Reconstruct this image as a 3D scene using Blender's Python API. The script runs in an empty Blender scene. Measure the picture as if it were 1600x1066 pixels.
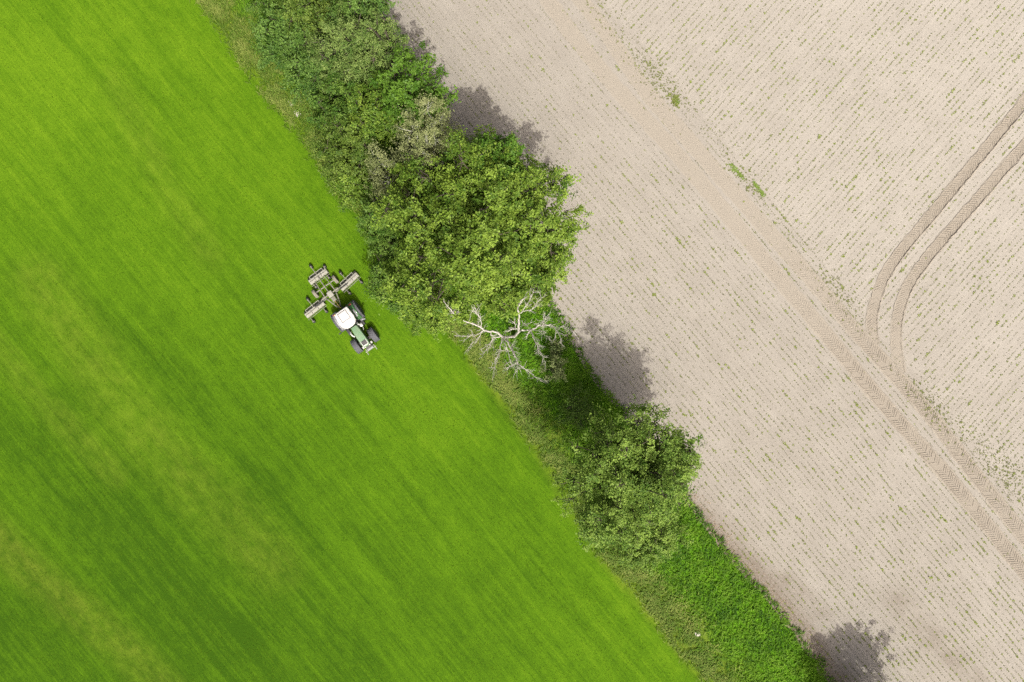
import bpy, bmesh, math
import numpy as np
from mathutils import Vector, Matrix

# ------------------------------------------------------------------ camera, sky, sun, exposure
S = 0.06            # metres on the ground for one pixel of the 1600 px photograph
H = 75.0            # flying height of the drone
scene = bpy.context.scene
COL = scene.collection

cam_data = bpy.data.cameras.new('camera')
cam_data.sensor_width = 36.0
cam_data.lens = 18.0 / (800 * S / H)
cam_data.clip_start = 0.5
cam_data.clip_end = 6000.0
cam = bpy.data.objects.new('camera', cam_data)
cam.location = (0, 0, H)
cam.rotation_euler = (0, 0, 0)
COL.objects.link(cam)
scene.camera = cam

SUN_EL = math.radians(58.0)
SUN_AZ = (0.33, -0.944)                      # towards the sun, on the ground
world = bpy.data.worlds.new('World')
scene.world = world
world.use_nodes = True
wn = world.node_tree
for n in list(wn.nodes):
    wn.nodes.remove(n)
sky = wn.nodes.new('ShaderNodeTexSky')
sky.sky_type = 'NISHITA'
sky.sun_disc = False
sky.dust_density = 9.0
sky.air_density = 0.35
sky.ozone_density = 0.3
sky.sun_elevation = SUN_EL
sky.sun_rotation = math.atan2(SUN_AZ[0], SUN_AZ[1])
bg = wn.nodes.new('ShaderNodeBackground')
bg.inputs['Strength'].default_value = 0.15
wo = wn.nodes.new('ShaderNodeOutputWorld')
wn.links.new(sky.outputs[0], bg.inputs[0])
wn.links.new(bg.outputs[0], wo.inputs[0])

sun_data = bpy.data.lights.new('sun', 'SUN')
sun_data.energy = 3.65
sun_data.angle = math.radians(0.55)
sun_data.color = (1.0, 0.95, 0.87)
sun = bpy.data.objects.new('sun', sun_data)
sd = Vector((SUN_AZ[0] * math.cos(SUN_EL), SUN_AZ[1] * math.cos(SUN_EL), math.sin(SUN_EL)))
sun.rotation_euler = sd.to_track_quat('Z', 'Y').to_euler()
sun.location = sd * 200
COL.objects.link(sun)

scene.view_settings.view_transform = 'Standard'
scene.view_settings.look = 'None'
scene.view_settings.exposure = 0.08
scene.view_settings.gamma = 1.0
scene.view_settings.use_curve_mapping = False
scene.render.engine = 'CYCLES'
scene.cycles.use_denoising = False
scene.cycles.max_bounces = 6
scene.cycles.diffuse_bounces = 3
scene.cycles.transmission_bounces = 4

# ------------------------------------------------------------------ helpers
def P(px, py, z=0.0):
    """place on the map: photo pixel -> world point at height z"""
    k = S * (1 - z / H)
    return np.array([(px - 800) * k, (533 - py) * k, z])

def PP(arr):
    a = np.asarray(arr, float)
    return np.stack([(a[:, 0] - 800) * S, (533 - a[:, 1]) * S], 1)

class Noise2:
    def __init__(self, seed, n=256):
        self.n = n
        self.t = np.random.default_rng(seed).random((n, n))
    def __call__(self, x, y):
        x = np.asarray(x, float); y = np.asarray(y, float)
        xi = np.floor(x).astype(int); yi = np.floor(y).astype(int)
        fx = x - xi; fy = y - yi
        fx = fx * fx * (3 - 2 * fx); fy = fy * fy * (3 - 2 * fy)
        n = self.n; t = self.t
        a = t[xi % n, yi % n]; b = t[(xi + 1) % n, yi % n]
        c = t[xi % n, (yi + 1) % n]; d = t[(xi + 1) % n, (yi + 1) % n]
        return (a * (1 - fx) + b * fx) * (1 - fy) + (c * (1 - fx) + d * fx) * fy
    def fbm(self, x, y, o=3):
        s = 0; a = 1; w = 0
        for i in range(o):
            s = s + a * self(x * 2 ** i + 17.3 * i, y * 2 ** i + 5.1 * i); w += a; a *= 0.5
        return s / w

def smooth(a, b, x):
    t = np.clip((x - a) / (b - a), 0, 1)
    return t * t * (3 - 2 * t)

def seg_dist(p, line):
    """distance of points p (N,2) to a polyline, and the arc position of the nearest point"""
    best = np.full(len(p), 1e9); arc = np.zeros(len(p)); acc = 0
    for a, b in zip(line[:-1], line[1:]):
        d = b - a; L = np.hypot(*d)
        t = np.clip(((p - a) @ d) / (L * L), 0, 1)
        q = a + t[:, None] * d
        dd = np.hypot(*(p - q).T)
        m = dd < best
        best[m] = dd[m]; arc[m] = acc + t[m] * L
        acc += L
    return best, arc

def raw_mesh(name, V, loops, starts, attrs=None, smooth_faces=False):
    me = bpy.data.meshes.new(name)
    V = np.ascontiguousarray(V, dtype=np.float32)
    me.vertices.add(len(V)); me.vertices.foreach_set('co', V.ravel())
    me.loops.add(len(loops)); me.loops.foreach_set('vertex_index', np.asarray(loops, np.int32))
    me.polygons.add(len(starts)); me.polygons.foreach_set('loop_start', np.asarray(starts, np.int32))
    for k, (dom, vals) in (attrs or {}).items():
        at = me.attributes.new(k, 'FLOAT', dom)
        at.data.foreach_set('value', np.ascontiguousarray(vals, dtype=np.float32))
    me.update(calc_edges=True)
    me.polygons.foreach_set('use_smooth', np.full(len(starts), smooth_faces))
    return me

def quads_mesh(name, V, tone=None, k=4, extra=None):
    n = len(V) // k
    attrs = {}
    if tone is not None:
        attrs['tone'] = ('FACE', tone)
    attrs.update(extra or {})
    return raw_mesh(name, V, np.arange(n * k), np.arange(0, n * k, k), attrs)

def link(name, me, mat, parent=None, **props):
    o = bpy.data.objects.new(name, me)
    COL.objects.link(o)
    if mat is not None and me is not None:
        for m in (mat if isinstance(mat, (list, tuple)) else [mat]):
            me.materials.append(m)
    if parent is not None:
        o.parent = parent
    for k, v in props.items():
        o[k] = v
    return o

def thing(name, label, category, loc=(0, 0, 0), rz=0.0, group=None):
    o = bpy.data.objects.new(name, None)
    o.empty_display_size = 0.3
    COL.objects.link(o)
    o.location = loc; o.rotation_euler = (0, 0, rz)
    o['label'] = label; o['category'] = category
    if group: o['group'] = group
    return o

# ------------------------------------------------------------------ materials
def new_mat(name):
    m = bpy.data.materials.new(name)
    m.use_nodes = True
    nt = m.node_tree
    return m, nt, nt.nodes['Principled BSDF']

def N(nt, t, **kw):
    n = nt.nodes.new(t)
    for k, v in kw.items():
        if k in n.inputs and not hasattr(n, k):
            n.inputs[k].default_value = v
        else:
            setattr(n, k, v)
    return n

def mixc(nt, fac, a, b, blend='MIX'):
    n = nt.nodes.new('ShaderNodeMix'); n.data_type = 'RGBA'; n.blend_type = blend
    for sock, v in ((n.inputs[0], fac), (n.inputs[6], a), (n.inputs[7], b)):
        if hasattr(v, 'is_output'):
            nt.links.new(v, sock)
        else:
            sock.default_value = v if not isinstance(v, tuple) else (*v, 1.0)
    return n.outputs[2]

def math_n(nt, op, a, b=0.0, clamp=False):
    n = nt.nodes.new('ShaderNodeMath'); n.operation = op; n.use_clamp = clamp
    for i, v in enumerate((a, b)):
        if hasattr(v, 'is_output'):
            nt.links.new(v, n.inputs[i])
        else:
            n.inputs[i].default_value = v
    return n.outputs[0]

def noise_n(nt, vec, scale, detail=3, rough=0.55):
    n = nt.nodes.new('ShaderNodeTexNoise')
    n.inputs['Scale'].default_value = scale
    n.inputs['Detail'].default_value = detail
    n.inputs['Roughness'].default_value = rough
    if vec is not None:
        nt.links.new(vec, n.inputs['Vector'])
    return n.outputs[0]

def ramp01(nt, v, lo, hi):
    n = nt.nodes.new('ShaderNodeMapRange')
    n.inputs[1].default_value = lo; n.inputs[2].default_value = hi
    nt.links.new(v, n.inputs[0])
    return n.outputs[0]

def mapping(nt, angle, sx, sy):
    """world coordinates turned so that x runs along 'angle', then scaled"""
    g = nt.nodes.new('ShaderNodeNewGeometry')
    r = nt.nodes.new('ShaderNodeVectorRotate'); r.rotation_type = 'Z_AXIS'
    r.inputs['Angle'].default_value = -angle
    nt.links.new(g.outputs['Position'], r.inputs['Vector'])
    m = nt.nodes.new('ShaderNodeVectorMath'); m.operation = 'MULTIPLY'
    m.inputs[1].default_value = (sx, sy, 1.0)
    nt.links.new(r.outputs[0], m.inputs[0])
    return m.outputs[0]

def attr(nt, name):
    a = nt.nodes.new('ShaderNodeAttribute'); a.attribute_name = name
    return a.outputs['Fac']

def set_bump(nt, bsdf, height, strength, dist):
    b = nt.nodes.new('ShaderNodeBump')
    b.inputs['Strength'].default_value = strength
    b.inputs['Distance'].default_value = dist
    nt.links.new(height, b.inputs['Height'])
    nt.links.new(b.outputs[0], bsdf.inputs['Normal'])

A_MOW = math.atan2(-0.77, 0.64)          # mowing lines and the headland rows run this way
A_IN = math.atan2(0.75, 0.66)            # the rows of the inner field

def grass_material():
    m, nt, b = new_mat('mown_grass')
    tone = attr(nt, 'tone'); dry = attr(nt, 'dry')
    line = noise_n(nt, mapping(nt, A_MOW, 0.16, 1.7), 1.0, 4, 0.65)
    band = noise_n(nt, mapping(nt, A_MOW, 0.03, 0.55), 1.0, 3, 0.55)
    blot = noise_n(nt, mapping(nt, A_MOW, 0.75, 0.95), 1.0, 5, 0.65)
    fine = noise_n(nt, mapping(nt, A_MOW, 3.0, 5.5), 1.0, 3, 0.7)
    t = math_n(nt, 'MULTIPLY', ramp01(nt, line, 0.30, 0.70), 0.24)
    t = math_n(nt, 'ADD', t, math_n(nt, 'MULTIPLY', ramp01(nt, band, 0.3, 0.7), 0.22))
    t = math_n(nt, 'ADD', t, math_n(nt, 'MULTIPLY', ramp01(nt, blot, 0.28, 0.72), 0.28))
    t = math_n(nt, 'ADD', t, math_n(nt, 'MULTIPLY', ramp01(nt, fine, 0.25, 0.75), 0.34))
    grain = noise_n(nt, mapping(nt, A_MOW, 11, 15), 1.0, 2, 0.7)
    thin = noise_n(nt, mapping(nt, A_MOW, 0.09, 5.0), 1.0, 2, 0.5)
    t = math_n(nt, 'ADD', t, math_n(nt, 'MULTIPLY', math_n(nt, 'SUBTRACT', grain, 0.5), 0.55))
    t = math_n(nt, 'ADD', t, math_n(nt, 'MULTIPLY', math_n(nt, 'SUBTRACT', thin, 0.5), 0.55))
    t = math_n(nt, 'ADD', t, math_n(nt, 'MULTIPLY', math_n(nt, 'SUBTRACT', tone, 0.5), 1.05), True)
    cr = nt.nodes.new('ShaderNodeValToRGB')
    e = cr.color_ramp.elements
    e[0].position = 0.0; e[0].color = (0.032, 0.082, 0.0036, 1)
    e[1].position = 1.0; e[1].color = (0.120, 0.223, 0.0085, 1)
    k = e.new(0.5); k.color = (0.070, 0.155, 0.0050, 1)
    nt.links.new(t, cr.inputs[0])
    dn = math_n(nt, 'MULTIPLY', dry, ramp01(nt, blot, 0.25, 0.75), True)
    c = mixc(nt, dn, cr.outputs[0], (0.190, 0.220, 0.028))
    nt.links.new(c, b.inputs['Base Color'])
    b.inputs['Roughness'].default_value = 0.9
    b.inputs['Specular IOR Level'].default_value = 0.05
    h = math_n(nt, 'ADD', fine, math_n(nt, 'MULTIPLY', line, 0.6))
    set_bump(nt, b, h, 0.55, 0.10)
    return m

def verge_material():
    m, nt, b = new_mat('verge_soil_and_grass')
    lush = attr(nt, 'lush'); dry = attr(nt, 'dry')
    a = noise_n(nt, mapping(nt, A_MOW, 1.2, 2.2), 1.0, 5, 0.65)
    f = noise_n(nt, mapping(nt, A_MOW, 6, 8), 1.0, 3, 0.7)
    c = mixc(nt, ramp01(nt, a, 0.3, 0.7), (0.085, 0.150, 0.012), (0.155, 0.230, 0.024))
    c = mixc(nt, lush, c, mixc(nt, ramp01(nt, f, 0.3, 0.7), (0.055, 0.150, 0.006), (0.110, 0.265, 0.010)))
    c = mixc(nt, math_n(nt, 'MULTIPLY', dry, ramp01(nt, a, 0.35, 0.65), True), c, (0.130, 0.170, 0.024))
    nt.links.new(c, b.inputs['Base Color'])
    b.inputs['Roughness'].default_value = 0.9
    b.inputs['Specular IOR Level'].default_value = 0.1
    set_bump(nt, b, math_n(nt, 'ADD', f, a), 0.8, 0.2)
    return m

def sand_material():
    m, nt, b = new_mat('dry_sandy_soil')
    inner = attr(nt, 'inner'); brown = attr(nt, 'brown'); tone = attr(nt, 'tone')
    l1 = noise_n(nt, mapping(nt, A_MOW, 0.12, 2.2), 1.0, 3, 0.6)
    l2 = noise_n(nt, mapping(nt, A_IN, 0.12, 2.2), 1.0, 3, 0.6)
    f = noise_n(nt, mapping(nt, 0.3, 5, 5), 1.0, 4, 0.7)
    g = noise_n(nt, mapping(nt, 0.3, 0.35, 0.35), 1.0, 4, 0.6)
    ln = nt.nodes.new('ShaderNodeMix'); ln.data_type = 'FLOAT'
    nt.links.new(inner, ln.inputs[0]); nt.links.new(l1, ln.inputs[2]); nt.links.new(l2, ln.inputs[3])
    ln = ln.outputs[0]
    t = math_n(nt, 'MULTIPLY', ramp01(nt, ln, 0.3, 0.7), 0.30)
    t = math_n(nt, 'ADD', t, math_n(nt, 'MULTIPLY', ramp01(nt, f, 0.25, 0.75), 0.30))
    t = math_n(nt, 'ADD', t, math_n(nt, 'MULTIPLY', ramp01(nt, g, 0.3, 0.7), 0.30))
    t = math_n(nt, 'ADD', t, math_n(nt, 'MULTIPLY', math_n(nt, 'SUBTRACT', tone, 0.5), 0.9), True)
    c = mixc(nt, t, (0.260, 0.240, 0.205), (0.360, 0.339, 0.296))
    c = mixc(nt, math_n(nt, 'MULTIPLY', brown, ramp01(nt, f, 0.15, 0.6), True), c, (0.170, 0.142, 0.112))
    nt.links.new(c, b.inputs['Base Color'])
    b.inputs['Roughness'].default_value = 0.95
    b.inputs['Specular IOR Level'].default_value = 0.1
    set_bump(nt, b, math_n(nt, 'ADD', f, math_n(nt, 'MULTIPLY', ln, 1.2)), 0.45, 0.06)
    return m

def leaf_material(name, dark, light, transl=0.28, rough=0.5, spec=0.25):
    m, nt, b = new_mat(name)
    t = attr(nt, 'tone')
    c = mixc(nt, t, dark, light)
    nt.links.new(c, b.inputs['Base Color'])
    b.inputs['Roughness'].default_value = rough
    b.inputs['Specular IOR Level'].default_value = spec
    tr = nt.nodes.new('ShaderNodeBsdfTranslucent')
    nt.links.new(mixc(nt, 0.5, c, (0.16, 0.24, 0.02)), tr.inputs[0])
    mx = nt.nodes.new('ShaderNodeMixShader'); mx.inputs[0].default_value = transl
    nt.links.new(b.outputs[0], mx.inputs[1]); nt.links.new(tr.outputs[0], mx.inputs[2])
    nt.links.new(mx.outputs[0], nt.nodes['Material Output'].inputs[0])
    return m

def plain(name, col, rough=0.6, metal=0.0, spec=0.5, wear=0.12, dirt=None, scale=6.0, coat=0.0):
    m, nt, b = new_mat(name)
    tc = nt.nodes.new('ShaderNodeTexCoord')
    n = noise_n(nt, tc.outputs['Object'], scale, 5, 0.65)
    d = dirt if dirt is not None else tuple(c * 0.6 for c in col)
    c = mixc(nt, math_n(nt, 'MULTIPLY', ramp01(nt, n, 0.35, 0.75), wear * 4, True), col, d)
    nt.links.new(c, b.inputs['Base Color'])
    b.inputs['Roughness'].default_value = rough
    b.inputs['Metallic'].default_value = metal
    b.inputs['Specular IOR Level'].default_value = spec
    b.inputs['Coat Weight'].default_value = coat
    set_bump(nt, b, n, 0.1, 0.01)
    return m

M_GRASS = grass_material()
M_VERGE = verge_material()
M_SAND = sand_material()
M_BARK = plain('bark', (0.10, 0.085, 0.065), 0.9, spec=0.2, wear=0.2, scale=4)  # colour darkened so limbs showing between the leaves read as shade
M_PALEBARK = plain('pale_bark', (0.36, 0.37, 0.29), 0.85, spec=0.2, wear=0.15, scale=3)
M_DEAD = plain('bleached_wood', (0.62, 0.59, 0.545), 0.85, spec=0.2, wear=0.18, dirt=(0.30, 0.27, 0.24), scale=3.5)

# ------------------------------------------------------------------ the lines on the map
V_LEFT = PP([(-560, -1180), (-250, -760), (200, -160), (322, 0), (398, 108), (470, 196), (540, 296), (640, 420), (722, 532), (802, 636), (880, 742), (946, 868),
             (1012, 936), (1064, 1004), (1122, 1072), (1400, 1440), (2000, 2240), (2500, 2900)])
V_RIGHT = PP([(-390, -1180), (-70, -760), (400, -160), (532, 0), (650, 170), (752, 330), (862, 496), (892, 548), (948, 622), (1040, 742), (1097, 812), (1162, 896),
              (1224, 976), (1292, 1070), (1570, 1440), (2170, 2240), (2670, 2900)])
LANE_L = PP([(600, -320), (861, 6), (884, 41), (906, 69), (963, 138), (1041, 222), (1091, 280), (1134, 332), (1215, 432), (1275, 503), (1320, 558), (1369, 618),
             (1425, 682), (1478, 741), (1540, 818), (1600, 893), (1800, 1130)])
LANE_R = PP([(640, -320), (905, -4), (950, 54), (988, 112), (1021, 158), (1069, 210), (1103, 250), (1145, 298), (1237, 402), (1271, 440), (1324, 502), (1358, 542),
             (1410, 598), (1463, 660), (1500, 711), (1538, 760), (1600, 838), (1800, 1075)])
CURVE_L = PP([(1800, -95), (1690, 45), (1600, 160), (1540, 234), (1470, 318), (1420, 378), (1393, 412), (1373, 450), (1363, 486), (1361, 516), (1367, 548)])
CURVE_R = PP([(1800, -20), (1690, 118), (1600, 229), (1560, 274), (1526, 314), (1480, 366), (1441, 412), (1418, 448), (1405, 480), (1400, 514), (1400, 550), (1408, 590)])
EDGE_IN = PP([(600, -420), (930, -10), (1060, 132), (1200, 306), (1340, 478), (1480, 648), (1600, 792), (1850, 1090)])

def x_at(line, y):
    o = np.argsort(line[:, 1])
    return np.interp(y, line[o, 1], line[o, 0])

n1, n2, n3 = Noise2(1), Noise2(2), Noise2(3)

def edge_left(y):
    return x_at(V_LEFT, y) + 0.5 * (n1(y * 0.35, 3.0) - 0.5) + 0.3 * (n1(y * 1.3, 9.0) - 0.5)

def edge_right(y):
    return x_at(V_RIGHT, y) + 0.8 * (n1(y * 0.3, 33.0) - 0.5) + 0.8 * (n1(y * 1.1, 39.0) - 0.5) + 0.4 * (n1(y * 2.7, 49.0) - 0.5)

def graded(lo, hi, fine, far):
    """fine steps between lo and hi, then coarser out to +-far"""
    a = list(np.arange(lo, hi + fine, fine))
    st = fine
    while a[-1] < far:
        st *= 1.35; a.append(a[-1] + st)
    st = fine
    while a[0] > -far:
        st *= 1.35; a.insert(0, a[0] - st)
    return np.array(a)

def sheet(name, X, Y, Z, attrs, mat, **props):
    r, c = X.shape
    V = np.stack([X, Y, Z], -1).reshape(-1, 3)
    i = np.arange(r * c).reshape(r, c)
    q = np.stack([i[:-1, :-1], i[:-1, 1:], i[1:, 1:], i[1:, :-1]], -1).reshape(-1, 4)
    me = raw_mesh(name, V, q.ravel(), np.arange(0, len(q) * 4, 4), {k: ('POINT', v.ravel()) for k, v in attrs.items()}, True)
    return link(name, me, mat, **props)

ys = graded(-46, 46, 0.45, 420)
dd = np.concatenate([np.arange(0, 70, 0.5), 70 + np.cumsum(0.5 * 1.35 ** np.arange(1, 20))])

# the mown meadow, left of the hedge
Yg, Dg = np.meshgrid(ys, dd - 1.2, indexing='ij')
Xg = edge_left(Yg) - Dg
Xg, Yg2 = Xg[:, ::-1], Yg[:, ::-1]
px = Xg / S + 800; py = 533 - Yg2 / S
p2 = np.stack([Xg.ravel(), Yg2.ravel()], 1)
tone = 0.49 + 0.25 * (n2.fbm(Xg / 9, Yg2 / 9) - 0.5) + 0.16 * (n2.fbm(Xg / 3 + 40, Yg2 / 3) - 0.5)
tone += 0.16 * smooth(500, 0, px + py * 0.9) - 0.36 * smooth(280, 980, py - 0.30 * (px - 300)) * smooth(1050, 350, px)  # bottom left darkened: deeper green grass plus soft cloud shade painted into tone
dry = np.zeros_like(tone)
def lane_tint(line, w, soft):
    d, _ = seg_dist(p2, PP(line))
    return smooth(w + soft, w, d).reshape(Xg.shape) * (0.35 + 0.9 * n3.fbm(Xg / 2.2, Yg2 / 2.2))
dry += 0.42 * lane_tint([(-60, 780), (60, 905), (180, 1000), (300, 1120)], 0.3, 2.6)
dry += 0.30 * lane_tint([(60, 440), (150, 570), (240, 690), (350, 800), (430, 880)], 0.4, 4.0)
dry += 0.28 * lane_tint([(-40, 500), (60, 620), (180, 740)], 0.5, 1.6)
dry += 0.22 * lane_tint([(180, 130), (260, 290), (330, 400)], 0.3, 2.2)
dry += 0.45 * lane_tint([(735, 560), (830, 690), (930, 860), (1090, 1050)], 0.15, 0.7)
dark = lane_tint([(150, 840), (330, 980), (420, 1070)], 1.0, 4.0) + lane_tint([(225, 560), (330, 680), (470, 850)], 0.6, 4.0)
tone -= 0.06 * dark
for off, k in ((300, .10), (345, .07), (220, .06)):                     # wheel lines of the mowing passes
    d, _ = seg_dist(p2, V_LEFT + np.array([-off * S * 0.6, -off * S * 0.35]))
    tone -= k * smooth(0.55, 0.1, d).reshape(Xg.shape)
dE, _ = seg_dist(p2, V_LEFT)
dE = dE.reshape(Xg.shape)
dry += 0.55 * smooth(1.0, 0.1, dE) * (0.3 + 1.1 * n3.fbm(Xg / 1.2 + 60, Yg2 / 1.2))
tone -= 0.12 * smooth(0.9, 0.2, np.abs(dE - 0.9)) * n3.fbm(Xg / 1.5, Yg2 / 1.5)
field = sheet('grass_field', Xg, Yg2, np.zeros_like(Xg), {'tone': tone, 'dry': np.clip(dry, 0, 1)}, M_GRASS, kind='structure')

# the drilled sandy field, right of the hedge
Ys, Ds = np.meshgrid(ys, dd - 1.6, indexing='ij')
Xs = edge_right(Ys) + Ds
p2 = np.stack([Xs.ravel(), Ys.ravel()], 1)
inner = (Xs > np.interp(Ys, EDGE_IN[::-1, 1], EDGE_IN[::-1, 0])).astype(float)
px = Xs / S + 800; py = 533 - Ys / S
tone = 0.42 + 0.30 * (n2.fbm(Xs / 12 + 7, Ys / 12) - 0.5) + 0.22 * inner
tone += 0.22 * smooth(900, 1500, px) * smooth(700, 0, py)  # paler towards the top right: haze painted into the soil tone
dR, _ = seg_dist(p2, V_RIGHT)
dR = dR.reshape(Xs.shape)
brown = smooth(3.6, 0.3, dR) * smooth(700, 930, py) * (0.8 + 1.2 * n3.fbm(Xs / 1.6, Ys / 1.6))
brown += 0.35 * smooth(1.2, 0.0, dR)
d, _ = seg_dist(p2, PP([(1400, 940), (1470, 1010), (1540, 1090)]))
brown += 0.9 * smooth(2.2, 0.2, d).reshape(Xs.shape) * n3.fbm(Xs / 1.1, Ys / 1.1)
d, _ = seg_dist(p2, PP([(1230, 900), (1290, 960)]))
brown += 0.9 * smooth(1.3, 0.1, d).reshape(Xs.shape) * n3.fbm(Xs / 0.8, Ys / 0.8)
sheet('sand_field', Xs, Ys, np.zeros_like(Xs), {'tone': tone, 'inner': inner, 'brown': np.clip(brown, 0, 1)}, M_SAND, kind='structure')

# the strip of rough grass under the hedge
Tv = np.linspace(0, 1, 22)
Yv, T = np.meshgrid(ys, Tv, indexing='ij')
xl, xr = edge_left(Yv), edge_right(Yv)
Xv = xl + (xr - xl) * T
Zv = 0.012 + 0.22 * np.sin(np.pi * T) * (0.5 + n2.fbm(Xv / 2, Yv / 2))
pyv = 533 - Yv / S
lush = smooth(0.16, 0.46, T + 0.5 * (n3.fbm(Xv / 2, Yv / 2) - 0.5))
dryv = smooth(0.34, 0.02, T + 0.35 * (n3.fbm(Xv / 1.5 + 9, Yv / 1.5) - 0.5)) * 0.75
sheet('grass_verge', Xv, Yv, Zv, {'lush': lush, 'dry': dryv}, M_VERGE, kind='structure')

def verge_z(x, y):
    a, b = edge_left(y), edge_right(y)
    t = np.clip((x - a) / (b - a), 0, 1)
    return 0.012 + 0.22 * np.sin(np.pi * t) * (0.5 + n2.fbm(x / 2, y / 2))

# far ground out to the horizon, below the fields
me = raw_mesh('ground', [(-3000, -3000, -0.3), (3000, -3000, -0.3), (3000, 3000, -0.3), (-3000, 3000, -0.3)], [0, 1, 2, 3], [0])
link('ground', me, M_GRASS, kind='structure')

# ------------------------------------------------------------------ tyre tracks pressed into the sand
def resample(line, step):
    seg = np.hypot(*np.diff(line, axis=0).T)
    s = np.concatenate([[0], np.cumsum(seg)])
    # smooth the polyline a little before sampling it
    t = np.arange(0, s[-1], step)
    p = np.stack([np.interp(t, s, line[:, 0]), np.interp(t, s, line[:, 1])], 1)
    k = max(3, int(3.0 / step)) | 1
    pad = np.concatenate([np.repeat(p[:1], k // 2, 0), p, np.repeat(p[-1:], k // 2, 0)])
    ker = np.ones(k) / k
    q = np.stack([np.convolve(pad[:, i], ker, 'valid') for i in (0, 1)], 1)
    tan = np.gradient(q, axis=0); tan /= np.hypot(*tan.T)[:, None]
    return q, tan

def track_material():
    m, nt, b = new_mat('pressed_sandy_soil')
    t = attr(nt, 'tone')
    f = noise_n(nt, mapping(nt, 0.2, 6, 6), 1.0, 4, 0.7)
    c = mixc(nt, ramp01(nt, f, 0.2, 0.8), (0.250, 0.222, 0.180), (0.308, 0.279, 0.230))
    c = mixc(nt, t, (0.312, 0.286, 0.238), c)
    nt.links.new(c, b.inputs['Base Color'])
    b.inputs['Roughness'].default_value = 0.95
    b.inputs['Specular IOR Level'].default_value = 0.1
    set_bump(nt, b, f, 0.4, 0.04)
    return m
M_TRACK = track_material()

def tyre_track(name, line, width, strength, label_z, sides, flip=1, seed=0):
    """a pressed ribbon with banked edges and herringbone lug marks"""
    rng = np.random.default_rng(seed)
    q, tan = resample(line, 0.2)
    nor = np.stack([-tan[:, 1], tan[:, 0]], 1)
    st = strength(q)
    us = np.array([-0.60, -0.53, -0.47, -0.40, 0.40, 0.47, 0.53, 0.60]) * width
    prof = np.array([-0.01, 0.035, 0.045, 0.0, 0.0, 0.045, 0.035, -0.01])
    wobs = [0.16 * (n1(np.arange(len(q)) * f_, seed + 2.0 + j_) - 0.5) + 0.08 * (rng.random(len(q)) - 0.5) for j_, f_ in enumerate((.31, .28, .33, .2, .2, .3, .27, .35))]
    V = []
    for u, h, wob in zip(us, prof, wobs):
        xy = q + nor * (u + wob * (1.0 if abs(u) > 0.45 * width else 0.3))[:, None]
        lump = (0.5 + 1.1 * rng.random(len(q))) * (1.0 if u * sides <= 0 else 1.9) if h > 0 else 1.0
        V.append(np.column_stack([xy, label_z + h * st * lump]))
    V = np.stack(V, 1)
    r, c = V.shape[:2]
    i = np.arange(r * c).reshape(r, c)
    f = np.stack([i[:-1, :-1], i[1:, :-1], i[1:, 1:], i[:-1, 1:]], -1).reshape(-1, 4)[:, ::-1]
    ton = np.repeat(st[:, None], c, 1) * np.array([0, .5, .9, 1, 1, .9, .5, 0])
    me = raw_mesh(name, V.reshape(-1, 3), f.ravel(), np.arange(0, len(f) * 4, 4), {'tone': ('POINT', ton.ravel())}, False)
    root = link(name, me, M_TRACK, kind='structure')
    # herringbone: every lug leaves a low ridge swept back from the middle
    q, tan = resample(line, 0.125)
    nor = np.stack([-tan[:, 1], tan[:, 0]], 1)
    st = strength(q)
    L = []; TT = []
    for k in range(0, len(q)):
        if rng.random() < 0.03 + 0.30 * smooth(0.52, 0.75, n3(q[k, 0] * 0.7 + seed, q[k, 1] * 0.7)): continue
        sd_ = 1 if k % 2 else -1
        if st[k] < 0.08: continue
        a = q[k] + nor[k] * 0.03 * sd_ + tan[k] * 0.16 * flip
        e = q[k] + nor[k] * (width * sd_ * (0.40 + 0.06 * rng.random())) - tan[k] * (0.17 + 0.06 * rng.random()) * flip
        d = e - a; d = d / np.hypot(*d); n_ = np.array([-d[1], d[0]])
        w = 0.045; h = 0.045 * st[k] * (0.7 + 0.6 * rng.random())
        z0 = label_z - 0.004
        A0, A1 = a - n_ * w, a + n_ * w; E0, E1 = e - n_ * w, e + n_ * w
        L += [(*A0, z0), (*E0, z0), (*e, z0 + h), (*a, z0 + h), (*a, z0 + h), (*e, z0 + h), (*E1, z0), (*A1, z0)]
        TT += [st[k], st[k]]
    me = quads_mesh('tread_marks', np.array(L), np.array(TT))
    link('tread_marks', me, M_TRACK, root, kind='stuff')
    return root

s_head = lambda q: (0.34 + 0.66 * smooth(6, 48, q[:, 0] - q[:, 1])) * (0.55 + 0.8 * n2.fbm(q[:, 0] * .45, q[:, 1] * .45))
tyre_track('tyre_track', LANE_L, 1.25, s_head, 0.006, 0, 1, 1)
tyre_track('tyre_track', LANE_R, 1.25, s_head, 0.006, 0, 1, 2)
s_cur = lambda q: (0.62 + 0.38 * smooth(0, 10, q[:, 1] + 1.5)) * (0.75 + 0.5 * n2.fbm(q[:, 0] * .5, q[:, 1] * .5))
tyre_track('tyre_track', CURVE_L, 1.0, s_cur, 0.012, 1, -1, 3)
tyre_track('tyre_track', CURVE_R, 1.0, s_cur, 0.012, 1, -1, 4)

# ------------------------------------------------------------------ seedlings in rows
def unit(v):
    return v / np.linalg.norm(v, axis=-1, keepdims=True)

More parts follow.
